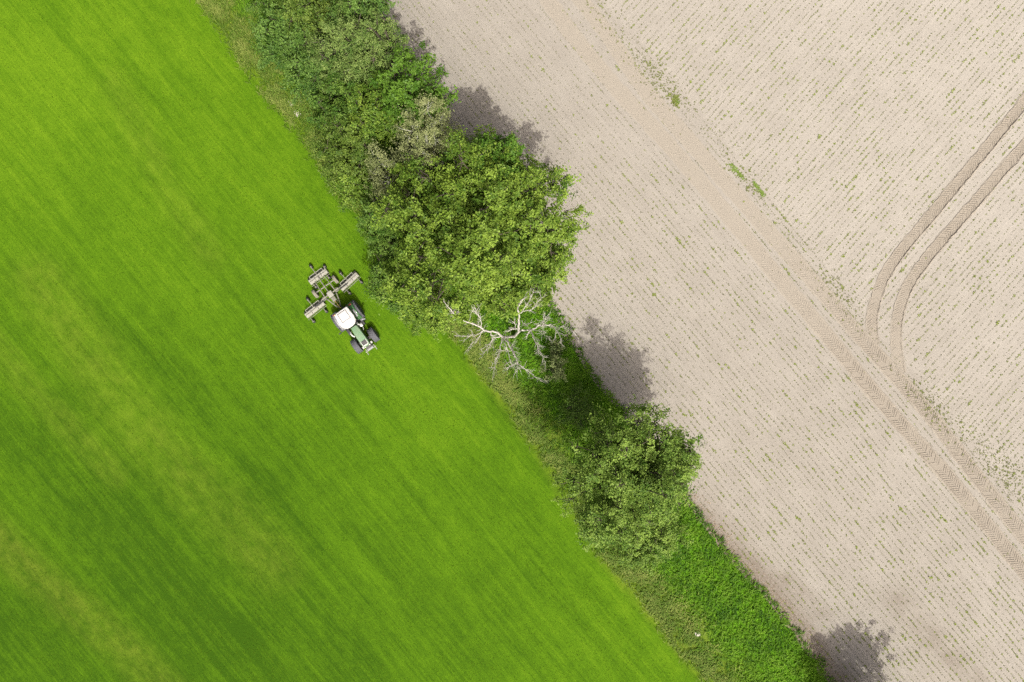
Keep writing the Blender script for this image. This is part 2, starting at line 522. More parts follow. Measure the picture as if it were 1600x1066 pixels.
def rosette(P3, size, rng, nleaf=4, rise=0.55, along=None):
    """small plants: nleaf leaves spread round each point, all as quads"""
    n = len(P3)
    out = np.empty((n, nleaf, 4, 3))
    a0 = rng.random(n) * 6.28
    for j in range(nleaf):
        a = a0 + j * 6.283 / nleaf + rng.normal(0, 0.35, n)
        d = np.stack([np.cos(a), np.sin(a), rise * (0.5 + rng.random(n))], 1)
        s = np.stack([-np.sin(a), np.cos(a), np.zeros(n)], 1)
        L = (size * (0.7 + 0.6 * rng.random(n)))[:, None]
        w = L * 0.32
        out[:, j, 0] = P3
        out[:, j, 1] = P3 + d * L * 0.55 + s * w
        out[:, j, 2] = P3 + d * L * np.array([1, 1, 0.75])
        out[:, j, 3] = P3 + d * L * 0.55 - s * w
    return out.reshape(-1, 3)

LANES = [LANE_L, LANE_R, CURVE_L, CURVE_R]
def seedlings(name, ang, zone, seed, keep):
    rng = np.random.default_rng(seed)
    d = np.array([math.cos(ang), math.sin(ang)]); n = np.array([-d[1], d[0]])
    R = 66
    pts = []
    for v in np.arange(-R, R, 0.5):
        u = np.arange(-R, R, 0.17)
        u = u + rng.normal(0, 0.04, len(u))
        wav = 0.12 * (n1(u * 0.08, v * 0.05 + 50) - 0.5)
        off = v + wav + rng.normal(0, 0.022, len(u))
        pts.append(u[:, None] * d + off[:, None] * n)
    p = np.concatenate(pts)
    m = (np.abs(p[:, 0]) < 58) & (np.abs(p[:, 1]) < 40) & zone(p)
    p = p[m]
    # plants come and go along the row
    u = p @ d; v = np.round((p @ n) / 0.5)
    run = n2(u * 1.1 + v * 13.7, v * 7.3)
    gate = keep(p)
    m = run * 0.42 + 0.58 * rng.random(len(p)) > gate
    run = run * 0.6 + 0.4 * rng.random(len(run))
    p, run, gate = p[m], run[m], gate[m]
    dl = np.min([seg_dist(p, l)[0] for l in LANES], axis=0)
    m = (dl > 0.62) | (rng.random(len(p)) < 0.04)
    p, run, gate = p[m], run[m], gate[m]
    vig = np.clip((run - gate) * 2.4, 0, 1)
    big = n3(p[:, 0] * 0.9 + 31, p[:, 1] * 0.9)
    size = 0.052 + 0.095 * vig * rng.random(len(p)) ** 1.5 + 0.10 * smooth(0.70, 0.90, big) * rng.random(len(p)) * (rng.random(len(p)) < 0.4)
    P3 = np.column_stack([p, np.full(len(p), 0.004)])
    V = rosette(P3, size, rng)
    tone = np.repeat(np.clip(0.05 + 1.8 * (size - 0.052) / 0.13 + rng.normal(0, .2, len(p)), 0, 1), 4)
    me = quads_mesh(name, V, tone)
    return me, len(p)

M_SEED = leaf_material('seedling_leaf', (0.155, 0.145, 0.085), (0.215, 0.270, 0.045), 0.25)
def in_head(p):
    return (p[:, 0] > edge_right(p[:, 1]) + 0.3) & (p[:, 0] < np.interp(p[:, 1], EDGE_IN[::-1, 1], EDGE_IN[::-1, 0]))
def in_inner(p):
    return p[:, 0] > np.interp(p[:, 1], EDGE_IN[::-1, 1], EDGE_IN[::-1, 0]) + 0.2
def keep_head(p):
    g = 0.40 + 0.16 * (n3.fbm(p[:, 0] / 7, p[:, 1] / 7) - 0.5)
    g = g + 0.12 * smooth(5, 32, p[:, 1]) - 0.06 * smooth(-2, -25, p[:, 1])
    return g
def keep_in(p):
    return 0.36 + 0.14 * (n3.fbm(p[:, 0] / 6 + 20, p[:, 1] / 6) - 0.5)
me, c1 = seedlings('seedlings', A_MOW, in_head, 11, keep_head)
link('seedlings', me, M_SEED, kind='stuff', label='small seedlings in rows parallel to the hedge', category='seedlings')
me, c2 = seedlings('seedlings', A_IN, in_inner, 12, keep_in)
link('seedlings', me, M_SEED, kind='stuff', label='small seedlings in rows running up to the right', category='seedlings')
print('seedlings', c1, c2)

# weeds along the turn of the rows, just beyond the wheel marks
rng = np.random.default_rng(21)
W = []; WS = []
def weed_patch(px, py, rx, ry, n, s0, s1):
    ang = A_MOW
    a = rng.normal(0, 1, (n, 2)) * np.array([rx, ry]) * S * 0.5
    d = np.array([math.cos(ang), math.sin(ang)]); nn = np.array([-d[1], d[0]])
    c = P(px, py)[:2]
    W.append(c + a[:, :1] * d + a[:, 1:] * nn); WS.append(s0 + (s1 - s0) * rng.random(n) ** 2)
for a, b, rx, ry, n, s0, s1 in ((1022, 118, 75, 26, 320, .04, .13), (1055, 155, 14, 8, 60, .08, .2), (1165, 280, 70, 14, 110, .05, .14),
                                (1310, 462, 70, 20, 230, .04, .12), (1455, 632, 70, 22, 260, .04, .13), (1575, 745, 90, 40, 420, .04, .12),
                                (1110, 205, 90, 20, 110, .035, .08), (1240, 370, 110, 26, 130, .035, .08), (1390, 560, 80, 18, 60, .035, .09),
                                (1530, 700, 90, 40, 200, .035, .08), (950, 30, 110, 26, 180, .04, .11)):
    weed_patch(a, b, rx, ry, n, s0, s1)
W = np.concatenate(W); WS = np.concatenate(WS)
V = rosette(np.column_stack([W, np.full(len(W), .004)]), WS, rng, 5)
link('weeds', quads_mesh('weeds', V, np.repeat(np.clip(0.3 + 4 * (WS - .05) + rng.normal(0, .15, len(WS)), 0, 1), 5)), M_SEED, kind='stuff',
     label='low green weeds scattered along the edge of the wheel marks', category='weeds')

# ------------------------------------------------------------------ clods and stones by the field edge
def lumps(name, xy, z, size, mat, seed, **props):
    r = np.random.default_rng(seed)
    base = np.array([(1, 0, 0), (-1, 0, 0), (0, 1, 0), (0, -1, 0), (0, 0, 1)], float)
    tri = np.array([(0, 2, 4), (2, 1, 4), (1, 3, 4), (3, 0, 4)])
    n = len(xy)
    V = base[None] * (0.6 + 0.7 * r.random((n, 5, 1))) * size[:, None, None] * np.array([1, 1, 0.7])
    a = r.random(n) * 6.28
    ca, sa = np.cos(a)[:, None], np.sin(a)[:, None]
    X = V[..., 0] * ca - V[..., 1] * sa; Y = V[..., 0] * sa + V[..., 1] * ca
    V = np.stack([X + xy[:, :1], Y + xy[:, 1:], V[..., 2] + z[:, None]], -1).reshape(-1, 3)
    f = (tri[None] + 5 * np.arange(n)[:, None, None]).reshape(-1, 3)
    me = raw_mesh(name, V, f.ravel(), np.arange(0, len(f) * 3, 3))
    return link(name, me, mat, kind='stuff', **props)
M_CLOD = plain('soil_clod', (0.30, 0.245, 0.18), 0.95, spec=0.1, wear=0.25, dirt=(0.2, 0.155, 0.11), scale=0.8)
yy = -rng.random(5200) * 22 - 13 + rng.normal(0, 1, 5200)
xx = edge_right(yy) + np.abs(rng.normal(0, 0.9, len(yy))) - 0.1
yb = rng.random(2600) * 75 - 38
xb = edge_right(yb) + np.abs(rng.normal(0, 0.35, len(yb)))
xy = np.column_stack([np.concatenate([xx, xb]), np.concatenate([yy, yb])])
lumps('soil_clods', xy, np.full(len(xy), 0.0), 0.02 + 0.07 * rng.random(len(xy)) ** 3, M_CLOD, 5,
      label='brown soil clods along the edge of the sandy field', category='clods')

# ------------------------------------------------------------------ tall grass on the verge
def blades(name, xy, z, length, lean_dir, lean, width, tone, mat, seed, **props):
    r = np.random.default_rng(seed)
    n = len(xy)
    a = lean_dir + r.normal(0, 1.1, n)
    d = np.stack([np.cos(a) * lean, np.sin(a) * lean, np.sqrt(np.clip(1 - lean ** 2, 0.02, 1))], 1)
    s = np.stack([-np.sin(a), np.cos(a), np.zeros(n)], 1)
    b = np.column_stack([xy, z])
    L = length[:, None]; w = width[:, None]
    mid = b + d * L * 0.55
    tip = b + (d * np.array([1.5, 1.5, 0.75])) * L
    V = np.stack([b, mid + s * w, tip, mid - s * w], 1).reshape(-1, 3)
    return link(name, quads_mesh(name, V, tone), mat, kind='stuff', **props)

M_BLADE = leaf_material('verge_blade', (0.048, 0.135, 0.008), (0.185, 0.360, 0.022), 0.42, 0.6, 0.15)
M_DRYBLADE = leaf_material('dry_blade', (0.085, 0.165, 0.012), (0.235, 0.285, 0.060), 0.25, 0.7)
rng = np.random.default_rng(31)
n = 60000
y = rng.random(n) * 86 - 43
t = rng.random(n)
x = edge_left(y) + (edge_right(y) - edge_left(y)) * (0.02 + 1.04 * t)
patch = n3.fbm(x / 1.3 + 3, y / 1.3)
m = rng.random(n) < smooth(0.0, 0.35, t + 0.5 * (patch - 0.5)) * 0.8 + 0.2
x, y, t, patch = x[m], y[m], t[m], patch[m]
blades('verge_grass', np.column_stack([x, y]), verge_z(x, y) - 0.01, (0.16 + 0.36 * rng.random(len(x))) * (0.6 + 0.8 * n2.fbm(x / 0.7 + 5, y / 0.7)), 0.6, 0.45 + 0.4 * rng.random(len(x)),
       0.028 + 0.03 * rng.random(len(x)), np.clip((patch - 0.5) * 1.6 + 0.5 + 0.9 * (n2.fbm(x / 0.45, y / 0.45) - 0.5) + rng.normal(0, .2, len(x)), 0, 1), M_BLADE, 32,
       label='lush green grass along the foot of the hedge', category='grass')
n = 46000
y = rng.random(n) * 86 - 43
t = np.abs(rng.normal(0.08, 0.11, n)) - 0.13 * rng.random(n) ** 1.5
w_ = edge_right(y) - edge_left(y)
x = edge_left(y) + w_ * np.clip(t, -0.14, 0.8)
patch = n3.fbm(x / 1.1 + 13, y / 1.1)
m = rng.random(n) < smooth(0.30, 0.62, patch) + 0.12
x, y, t, patch = x[m], y[m], t[m], patch[m]
blades('dry_grass', np.column_stack([x, y]), verge_z(x, y) - 0.01, 0.28 + 0.42 * rng.random(len(x)), 0.9, 0.5 + 0.4 * rng.random(len(x)),
       0.018 + 0.025 * rng.random(len(x)), np.clip((patch - 0.36) * 2.0 + rng.normal(0, .22, len(x)), 0, 1), M_DRYBLADE, 33,
       label='pale dry grass stalks along the edge of the mown field', category='grass')

# short tufts standing up in the mown field
rng = np.random.default_rng(41)
n = 100000
y = rng.random(n) * 74 - 37
x = edge_left(y) - 0.1 - rng.random(n) ** 1.0 * 62
m = (x > -56)
x, y = x[m], y[m]
patch = n3.fbm(x / 1.7 + 77, y / 1.7)
vv = (x * math.sin(A_MOW) - y * math.cos(A_MOW))
m = rng.random(len(x)) < 0.25 + 0.9 * smooth(0.35, 0.7, patch * 0.6 + 0.4 * n2(vv * 2.2, (x + y) * 0.06))
x, y, patch = x[m], y[m], patch[m]
M_TUFT = leaf_material('mown_grass_blade', (0.062, 0.135, 0.006), (0.150, 0.260, 0.012), 0.4, 0.6, 0.1)
blades('grass_tufts', np.column_stack([x, y]), np.full(len(x), -0.005), 0.04 + 0.05 * rng.random(len(x)), 5.4, 0.5 + 0.4 * rng.random(len(x)),
       0.02 + 0.025 * rng.random(len(x)), np.clip(rng.normal(.5, .28, len(x)), 0, 1), M_TUFT, 42,
       label='short green grass tufts across the mown field', category='grass')

# ------------------------------------------------------------------ trees
def tube_parts(lines, sides=5):
    """tapered tubes: lines is a list of (points (k,3), radii (k,))"""
    Vs, Fs, base = [], [], 0
    ang = np.arange(sides) * 2 * math.pi / sides
    for pts, rad in lines:
        pts = np.asarray(pts, float); rad = np.asarray(rad, float)
        tan = np.gradient(pts, axis=0)
        tan = tan / (np.linalg.norm(tan, axis=1, keepdims=True) + 1e-9)
        ref = np.where(np.abs(tan[:, 2:3]) > 0.9, np.array([[1.0, 0, 0]]), np.array([[0, 0, 1.0]]))
        u = np.cross(tan, ref); u /= np.linalg.norm(u, axis=1, keepdims=True) + 1e-9
        v = np.cross(tan, u)
        ring = pts[:, None] + rad[:, None, None] * (np.cos(ang)[None, :, None] * u[:, None] + np.sin(ang)[None, :, None] * v[:, None])
        k = len(pts)
        i = base + np.arange(k * sides).reshape(k, sides)
        j = np.roll(i, -1, axis=1)
        f = np.stack([i[:-1], j[:-1], j[1:], i[1:]], -1).reshape(-1, 4)
        Vs.append(ring.reshape(-1, 3)); Fs.append(f); base += k * sides
    F = np.concatenate(Fs)
    return np.concatenate(Vs), F

def tube_mesh(name, lines, sides=5):
    V, F = tube_parts(lines, sides)
    return raw_mesh(name, V, F.ravel(), np.arange(0, len(F) * 4, 4), None, True)

def wobble_line(a, b, rng, n=5, amp=0.08, sag=0.0):
    t = np.linspace(0, 1, n)[:, None]
    L = np.linalg.norm(b - a)
    p = a + (b - a) * t + rng.normal(0, amp * L, (n, 3)) * (np.sin(np.pi * t))
    p[:, 2] += sag * L * np.sin(np.pi * t[:, 0])
    return p

def leaf_quads(c, nrm, L, aspect, rng):
    n = len(c)
    nrm = unit(nrm)
    r = rng.normal(0, 1, (n, 3))
    a = unit(np.cross(nrm, r)); b = np.cross(nrm, a)
    l = L[:, None] * 0.5; w = l * aspect
    fold = nrm * l * 0.18
    return np.stack([c - a * l, c + b * w + fold, c + a * l - fold, c - b * w + fold], 1).reshape(-1, 3)

def make_tree(name, label, cat, px, py, rpx, h, leaf_mat, seed, zb=None, nl=22, leaf=0.24, per=34, clump=0.50, dens=1.0, aspect=0.62,
              squash=(1.0, 1.0, 0.0), bark=None, shoots=0.14, spread=0.62, lobe=(0.30, 0.44), group='hedgerow trees and shrubs', twigs=0, tonebase=0.5, gaps=0.05, fill=0.6):
    rng = np.random.default_rng(seed)
    zb = h * 0.22 if zb is None else zb
    cz = zb + (h - zb) * 0.48
    rz = (h - zb) * 0.52
    R = rpx * S * (1 - cz / H)
    c = P(px, py, cz)
    base = np.array([c[0], c[1], 0.0])
    root = thing(name, label, cat, (base[0], base[1], 0.0), 0, group)
    c = c - base
    bark = bark or M_BARK
    ex, ey, rot = squash
    # lobes: the big boughs
    i = np.arange(nl) + 0.5
    zc = 1 - 1.42 * i / nl                          # more of them on top than below
    ph = i * 2.39996 + rng.random() * 6.28
    rr = np.sqrt(np.clip(1 - zc ** 2, 0, 1))
    dirs = np.stack([np.cos(ph) * rr, np.sin(ph) * rr, zc], 1) + rng.normal(0, 0.16, (nl, 3))
    dirs = unit(dirs)
    fac = spread + 0.34 * (rng.random(nl) - 0.42)
    sc = np.array([R * ex, R * ey, rz])
    lc = dirs * fac[:, None] * sc
    ca, sa = math.cos(rot), math.sin(rot)
    lc = np.column_stack([lc[:, 0] * ca - lc[:, 1] * sa, lc[:, 0] * sa + lc[:, 1] * ca, lc[:, 2]]) + c
    lr = R * (lobe[0] * 0.8 + (lobe[1] * 1.08 - lobe[0] * 0.8) * rng.random(nl))
    # inner foliage, seen as the dark depth between the outer boughs
    ni = int(nl * fill)
    if ni:
        di = unit(rng.normal(0, 1, (ni, 3)) * np.array([1, 1, 0.8]) + np.array([0, 0, 0.1]))
        li = di * (0.50 * rng.random((ni, 1)) ** 0.5) * sc + c
        lc = np.concatenate([lc, li]); dirs = np.concatenate([dirs, di])
        lr = np.concatenate([lr, R * rng.uniform(lobe[0] * 1.1, lobe[1] * 1.2, ni)]); nl += ni
    lines = []
    r0 = 0.045 * h * 0.5 + 0.05
    fork = np.array([0, 0, zb * 0.9 + 0.1])
    lines.append((wobble_line(np.array([0, 0, -0.15]), fork, rng, 4, 0.04), np.linspace(r0 * 1.25, r0 * 0.85, 4)))
    top = np.array([c[0] * 0, 0, c[2] + rz * 0.5])
    lines.append((wobble_line(fork, top, rng, 5, 0.06), np.linspace(r0 * 0.85, r0 * 0.25, 5)))
    C = []; CN = []; CT = []
    for k in range(nl):
        st = fork + (top - fork) * rng.uniform(0, 0.6)
        lines.append((wobble_line(st, lc[k], rng, 5, 0.07, 0.08), np.linspace(r0 * 0.30, r0 * 0.07, 5)))
        m = max(4, int(dens * (2.4 if k < nl - ni else 3.0) * (lr[k] / clump) ** 2))
        dv = unit(rng.normal(0, 1, (m, 3)) + dirs[k] * 0.55 + np.array([0, 0, 0.45]))
        rad = lr[k] * rng.uniform(0.55, 1.10, m)
        sh = rng.random(m) < shoots
        rad = np.where(sh, rad * rng.uniform(1.08, 1.55, m), rad)
        cc = lc[k] + dv * rad[:, None] * np.array([1, 1, min(1.0, 0.75 * rz / R + 0.25)])
        if gaps and k < nl - ni:                     # holes in the outer foliage
            g = n2.fbm(cc[:, 0] / 1.25 + seed * 3.7, cc[:, 1] / 1.25 + cc[:, 2] * 0.25, 2) > 0.30 + gaps * 0.4
            cc, dv = cc[g], dv[g]; m = len(cc)
        tn = np.clip(rng.normal(tonebase + 0.10 * rng.normal(), 0.22, m), 0, 1)
        C.append(cc); CN.append(dv); CT.append(tn)
        for q in rng.choice(m, min(m, 5 + twigs), replace=False) if m else []:
            lines.append((wobble_line(lc[k], cc[q], rng, 4, 0.10, 0.05), np.linspace(r0 * 0.10 + 0.008, 0.008, 4)))
    C = np.concatenate(C); CN = np.concatenate(CN); CT = np.concatenate(CT)
    ok = C[:, 2] > 0.35
    C, CN, CT = C[ok], CN[ok], CT[ok]
    n = len(C)
    # every clump is a leafy spray drawn out along its own shoot
    sp = unit(CN + rng.normal(0, 0.45, CN.shape))
    wid = clump * rng.uniform(0.5, 1.0, (n, 1, 1))
    off = rng.normal(0, 1, (n, per, 3)) * wid * np.array([0.38, 0.38, 0.26])
    off = off + rng.normal(0, 0.55, (n, per, 1)) * wid * sp[:, None]
    ctr = (C[:, None] + off).reshape(-1, 3)
    nr = np.repeat(CN * 0.5 + rng.normal(0, 0.34, CN.shape), per, 0) + np.array([0, 0, 0.55]) + rng.normal(0, 0.28, (n * per, 3))
    L = leaf * rng.uniform(0.65, 1.3, n * per)
    V = leaf_quads(ctr, nr, L, aspect, rng)
    tone = np.clip(np.repeat(CT, per) + rng.normal(0, 0.20, n * per), 0, 1)
    link('trunk', tube_mesh('trunk', lines), bark, root)
    link('crown', quads_mesh('crown', V, tone), leaf_mat, root, kind='stuff')
    return root, n * per

ML_OAK = leaf_material('oak_leaf', (0.070, 0.150, 0.014), (0.270, 0.395, 0.052), 0.28)
ML_BLUE = leaf_material('dark_bluegreen_leaf', (0.046, 0.120, 0.018), (0.165, 0.285, 0.052), 0.28)
ML_OLIVE = leaf_material('olive_leaf', (0.066, 0.132, 0.016), (0.215, 0.310, 0.052), 0.28)
ML_SILVER = leaf_material('silver_willow_leaf', (0.078, 0.158, 0.026), (0.262, 0.360, 0.098), 0.28)
ML_BRIGHT = leaf_material('bright_leaf', (0.058, 0.145, 0.012), (0.146, 0.275, 0.031), 0.28)
ML_MID = leaf_material('mid_green_leaf', (0.056, 0.135, 0.016), (0.180, 0.292, 0.046), 0.28)
ML_PALE = leaf_material('pale_thin_leaf', (0.130, 0.170, 0.050), (0.385, 0.425, 0.185), 0.28)
ML_FRESH = leaf_material('fresh_yellowgreen_leaf', (0.074, 0.158, 0.018), (0.270, 0.400, 0.070), 0.28)
ML_GREY = leaf_material('grey_green_shrub_leaf', (0.075, 0.115, 0.034), (0.225, 0.275, 0.103), 0.28)

ML_WEED = leaf_material('weed_leaf', (0.110, 0.185, 0.030), (0.215, 0.320, 0.050), 0.3)
TREES = [
  # name, label, category, px, py, rpx, height, leaf material, options
  ('tree', 'huge broad yellow-green tree in the middle of the hedgerow', 'tree', 737, 366, 151, 17, ML_OAK, dict(zb=4, nl=64, leaf=0.23, per=34, clump=0.56, spread=0.78, lobe=(0.15, 0.26), dens=1.2, squash=(1.02, 0.90, 0.3), shoots=.2, fill=0.9, gaps=.05)),
  ('tree', 'green tree rounding off the big crown over the sand, above the dead tree', 'tree', 828, 418, 60, 12.0, ML_OAK, dict(zb=2.5, nl=24, leaf=0.22, per=34, fill=0.8, gaps=0.0)),
  ('tree', 'dull green lower tree bulging from the big crown towards the tractor', 'tree', 632, 425, 62, 9.0, ML_MID, dict(nl=20, leaf=0.20, per=36)),
  ('tree', 'low green tree at the bottom left foot of the big crown', 'tree', 668, 480, 46, 6.5, ML_OAK, dict(nl=14, leaf=0.20, per=36, tonebase=.42)),
  ('tree', 'dark green tree on the left flank of the big crown, above the mower', 'tree', 608, 348, 52, 9.5, ML_MID, dict(nl=18, leaf=0.20, per=36)),
  ('tree', 'fresh green tree at the top right of the big crown', 'tree', 770, 268, 58, 15.5, ML_BRIGHT, dict(nl=20, leaf=0.22, per=36, tonebase=.32, zb=5)),
  ('tree', 'thin pale tree with bare twigs showing, beside the big crown', 'tree', 672, 218, 58, 15, ML_PALE, dict(nl=18, leaf=0.19, per=36, dens=1.1, twigs=8, bark='pale', aspect=.42, shoots=.3)),
  ('tree', 'lower straggly pale tree between the pale twiggy one and the left flank', 'tree', 625, 285, 52, 11.0, ML_PALE, dict(nl=16, leaf=0.19, per=42, dens=1.05, twigs=8, bark='pale', aspect=.42, shoots=.25, tonebase=.38)),
  ('tree', 'bright green maple-like tree at the right edge of the upper hedge', 'tree', 645, 148, 62, 14, ML_BRIGHT, dict(nl=20, leaf=0.25, per=36, clump=.60, shoots=.3)),
  ('tree', 'mid green tree left of the bright green one in the upper hedge', 'tree', 585, 178, 52, 10.8, ML_OAK, dict(nl=18, leaf=0.20, per=36, tonebase=.35)),
  ('tree', 'dark olive tree above the white stones at the grass edge', 'tree', 535, 175, 55, 9.5, ML_MID, dict(nl=18, leaf=0.20, per=36, tonebase=.35)),
  ('tree', 'olive green tree overhanging the mown field below the white stones', 'tree', 545, 240, 57, 9.5, ML_OLIVE, dict(nl=18, leaf=0.20, per=36)),
  ('tree', 'small green tree at the field edge left of the pale straggly tree', 'tree', 562, 292, 44, 7.5, ML_OAK, dict(nl=14, leaf=0.2, tonebase=.4)),
  ('tree', 'silvery grey-green willow in the upper hedge', 'tree', 548, 88, 62, 13, ML_SILVER, dict(nl=20, leaf=0.20, per=36, aspect=.38, shoots=.3)),
  ('tree', 'silvery tree at the sandy side of the upper hedge', 'tree', 597, 72, 46, 14.5, ML_SILVER, dict(nl=15, leaf=0.20, per=36, aspect=.4, tonebase=.42, shoots=.3)),
  ('tree', 'dark green tree at the top edge of the picture, sandy side', 'tree', 565, 8, 52, 14.5, ML_BLUE, dict(nl=16, leaf=0.20, per=36, tonebase=.6, shoots=.25)),
  ('tree', 'olive-tipped tree at the top of the hedge, second from the verge', 'tree', 492, 22, 54, 10.0, ML_OLIVE, dict(nl=17, leaf=0.2, shoots=.25)),
  ('tree', 'blue-green dark tree beside the dry verge at the top', 'tree', 445, 60, 52, 8.0, ML_BLUE, dict(nl=16, leaf=0.2)),
  ('tree', 'blue-green tree between the silvery willow and the dry verge', 'tree', 490, 112, 52, 9.0, ML_BLUE, dict(nl=16, leaf=0.2, tonebase=.55)),
  ('tree', 'green tree cut by the top edge of the picture, verge side', 'tree', 436, -12, 48, 8.0, ML_MID, dict(nl=14, leaf=0.20, per=36)),
  ('tree', 'lone green tree with dark gaps, below the dead white tree', 'tree', 978, 742, 104, 16.5, ML_FRESH, dict(zb=4.5, nl=36, leaf=0.19, per=36, clump=.54, spread=.72, lobe=(.15, .28), dens=1.3, shoots=.3, fill=1.0, gaps=.08)),
  ('tree', 'finer leaved yellow-green tree leaning over the sand beside the lone tree', 'tree', 1040, 724, 54, 14.5, ML_FRESH, dict(zb=5, nl=19, leaf=0.2, tonebase=.55, shoots=.25)),
  ('shrub', 'low dark shrub at the mown side foot of the lone tree', 'shrub', 945, 828, 34, 3.2, ML_MID, dict(nl=12, leaf=0.18, clump=.4, tonebase=.35, zb=.3)),
  ('shrub', 'wide pale green shrub at the lower foot of the lone tree', 'shrub', 1012, 838, 52, 3.6, ML_FRESH, dict(nl=18, leaf=0.17, clump=.42, zb=.3)),
  ('shrub', 'small grey-green bush in shade right of the dead tree, upper of two', 'shrub', 868, 545, 14, 2.2, ML_GREY, dict(nl=6, leaf=0.15, clump=.34, zb=.3, per=20)),
  ('shrub', 'pale grey-green bush catching sun beside the dead tree', 'shrub', 866, 578, 20, 5.0, ML_GREY, dict(nl=8, leaf=0.16, clump=.36, zb=.4, tonebase=.75, per=22)),
  ('shrub', 'thin dark shrub in the shade of the lone tree', 'shrub', 905, 640, 34, 4.0, ML_MID, dict(nl=12, leaf=0.16, clump=.42, zb=.4, per=20, dens=.9, tonebase=.5)),
  ('tree', 'tree standing just below the picture, seen by its shadow on the sand', 'tree', 1400, 1180, 76, 11.5, ML_OAK, dict(nl=18, leaf=0.25, per=36)),
  ('tree', 'tree above the picture behind the dark green one', 'tree', 522, -80, 62, 11.0, ML_MID, dict(nl=16, leaf=0.24, per=36)),
]
total = 0
for k, (nm, lab, cat, px_, py_, rp, h_, mt, kw) in enumerate(TREES[:1] + TREES[2:] + TREES[1:2]):
    kw = dict(kw)
    if kw.get('bark') == 'pale': kw['bark'] = M_PALEBARK
    _, c_ = make_tree(nm, lab, cat, px_, py_, rp, h_, mt, 100 + k, **kw)
    total += c_
print('leaves', total)

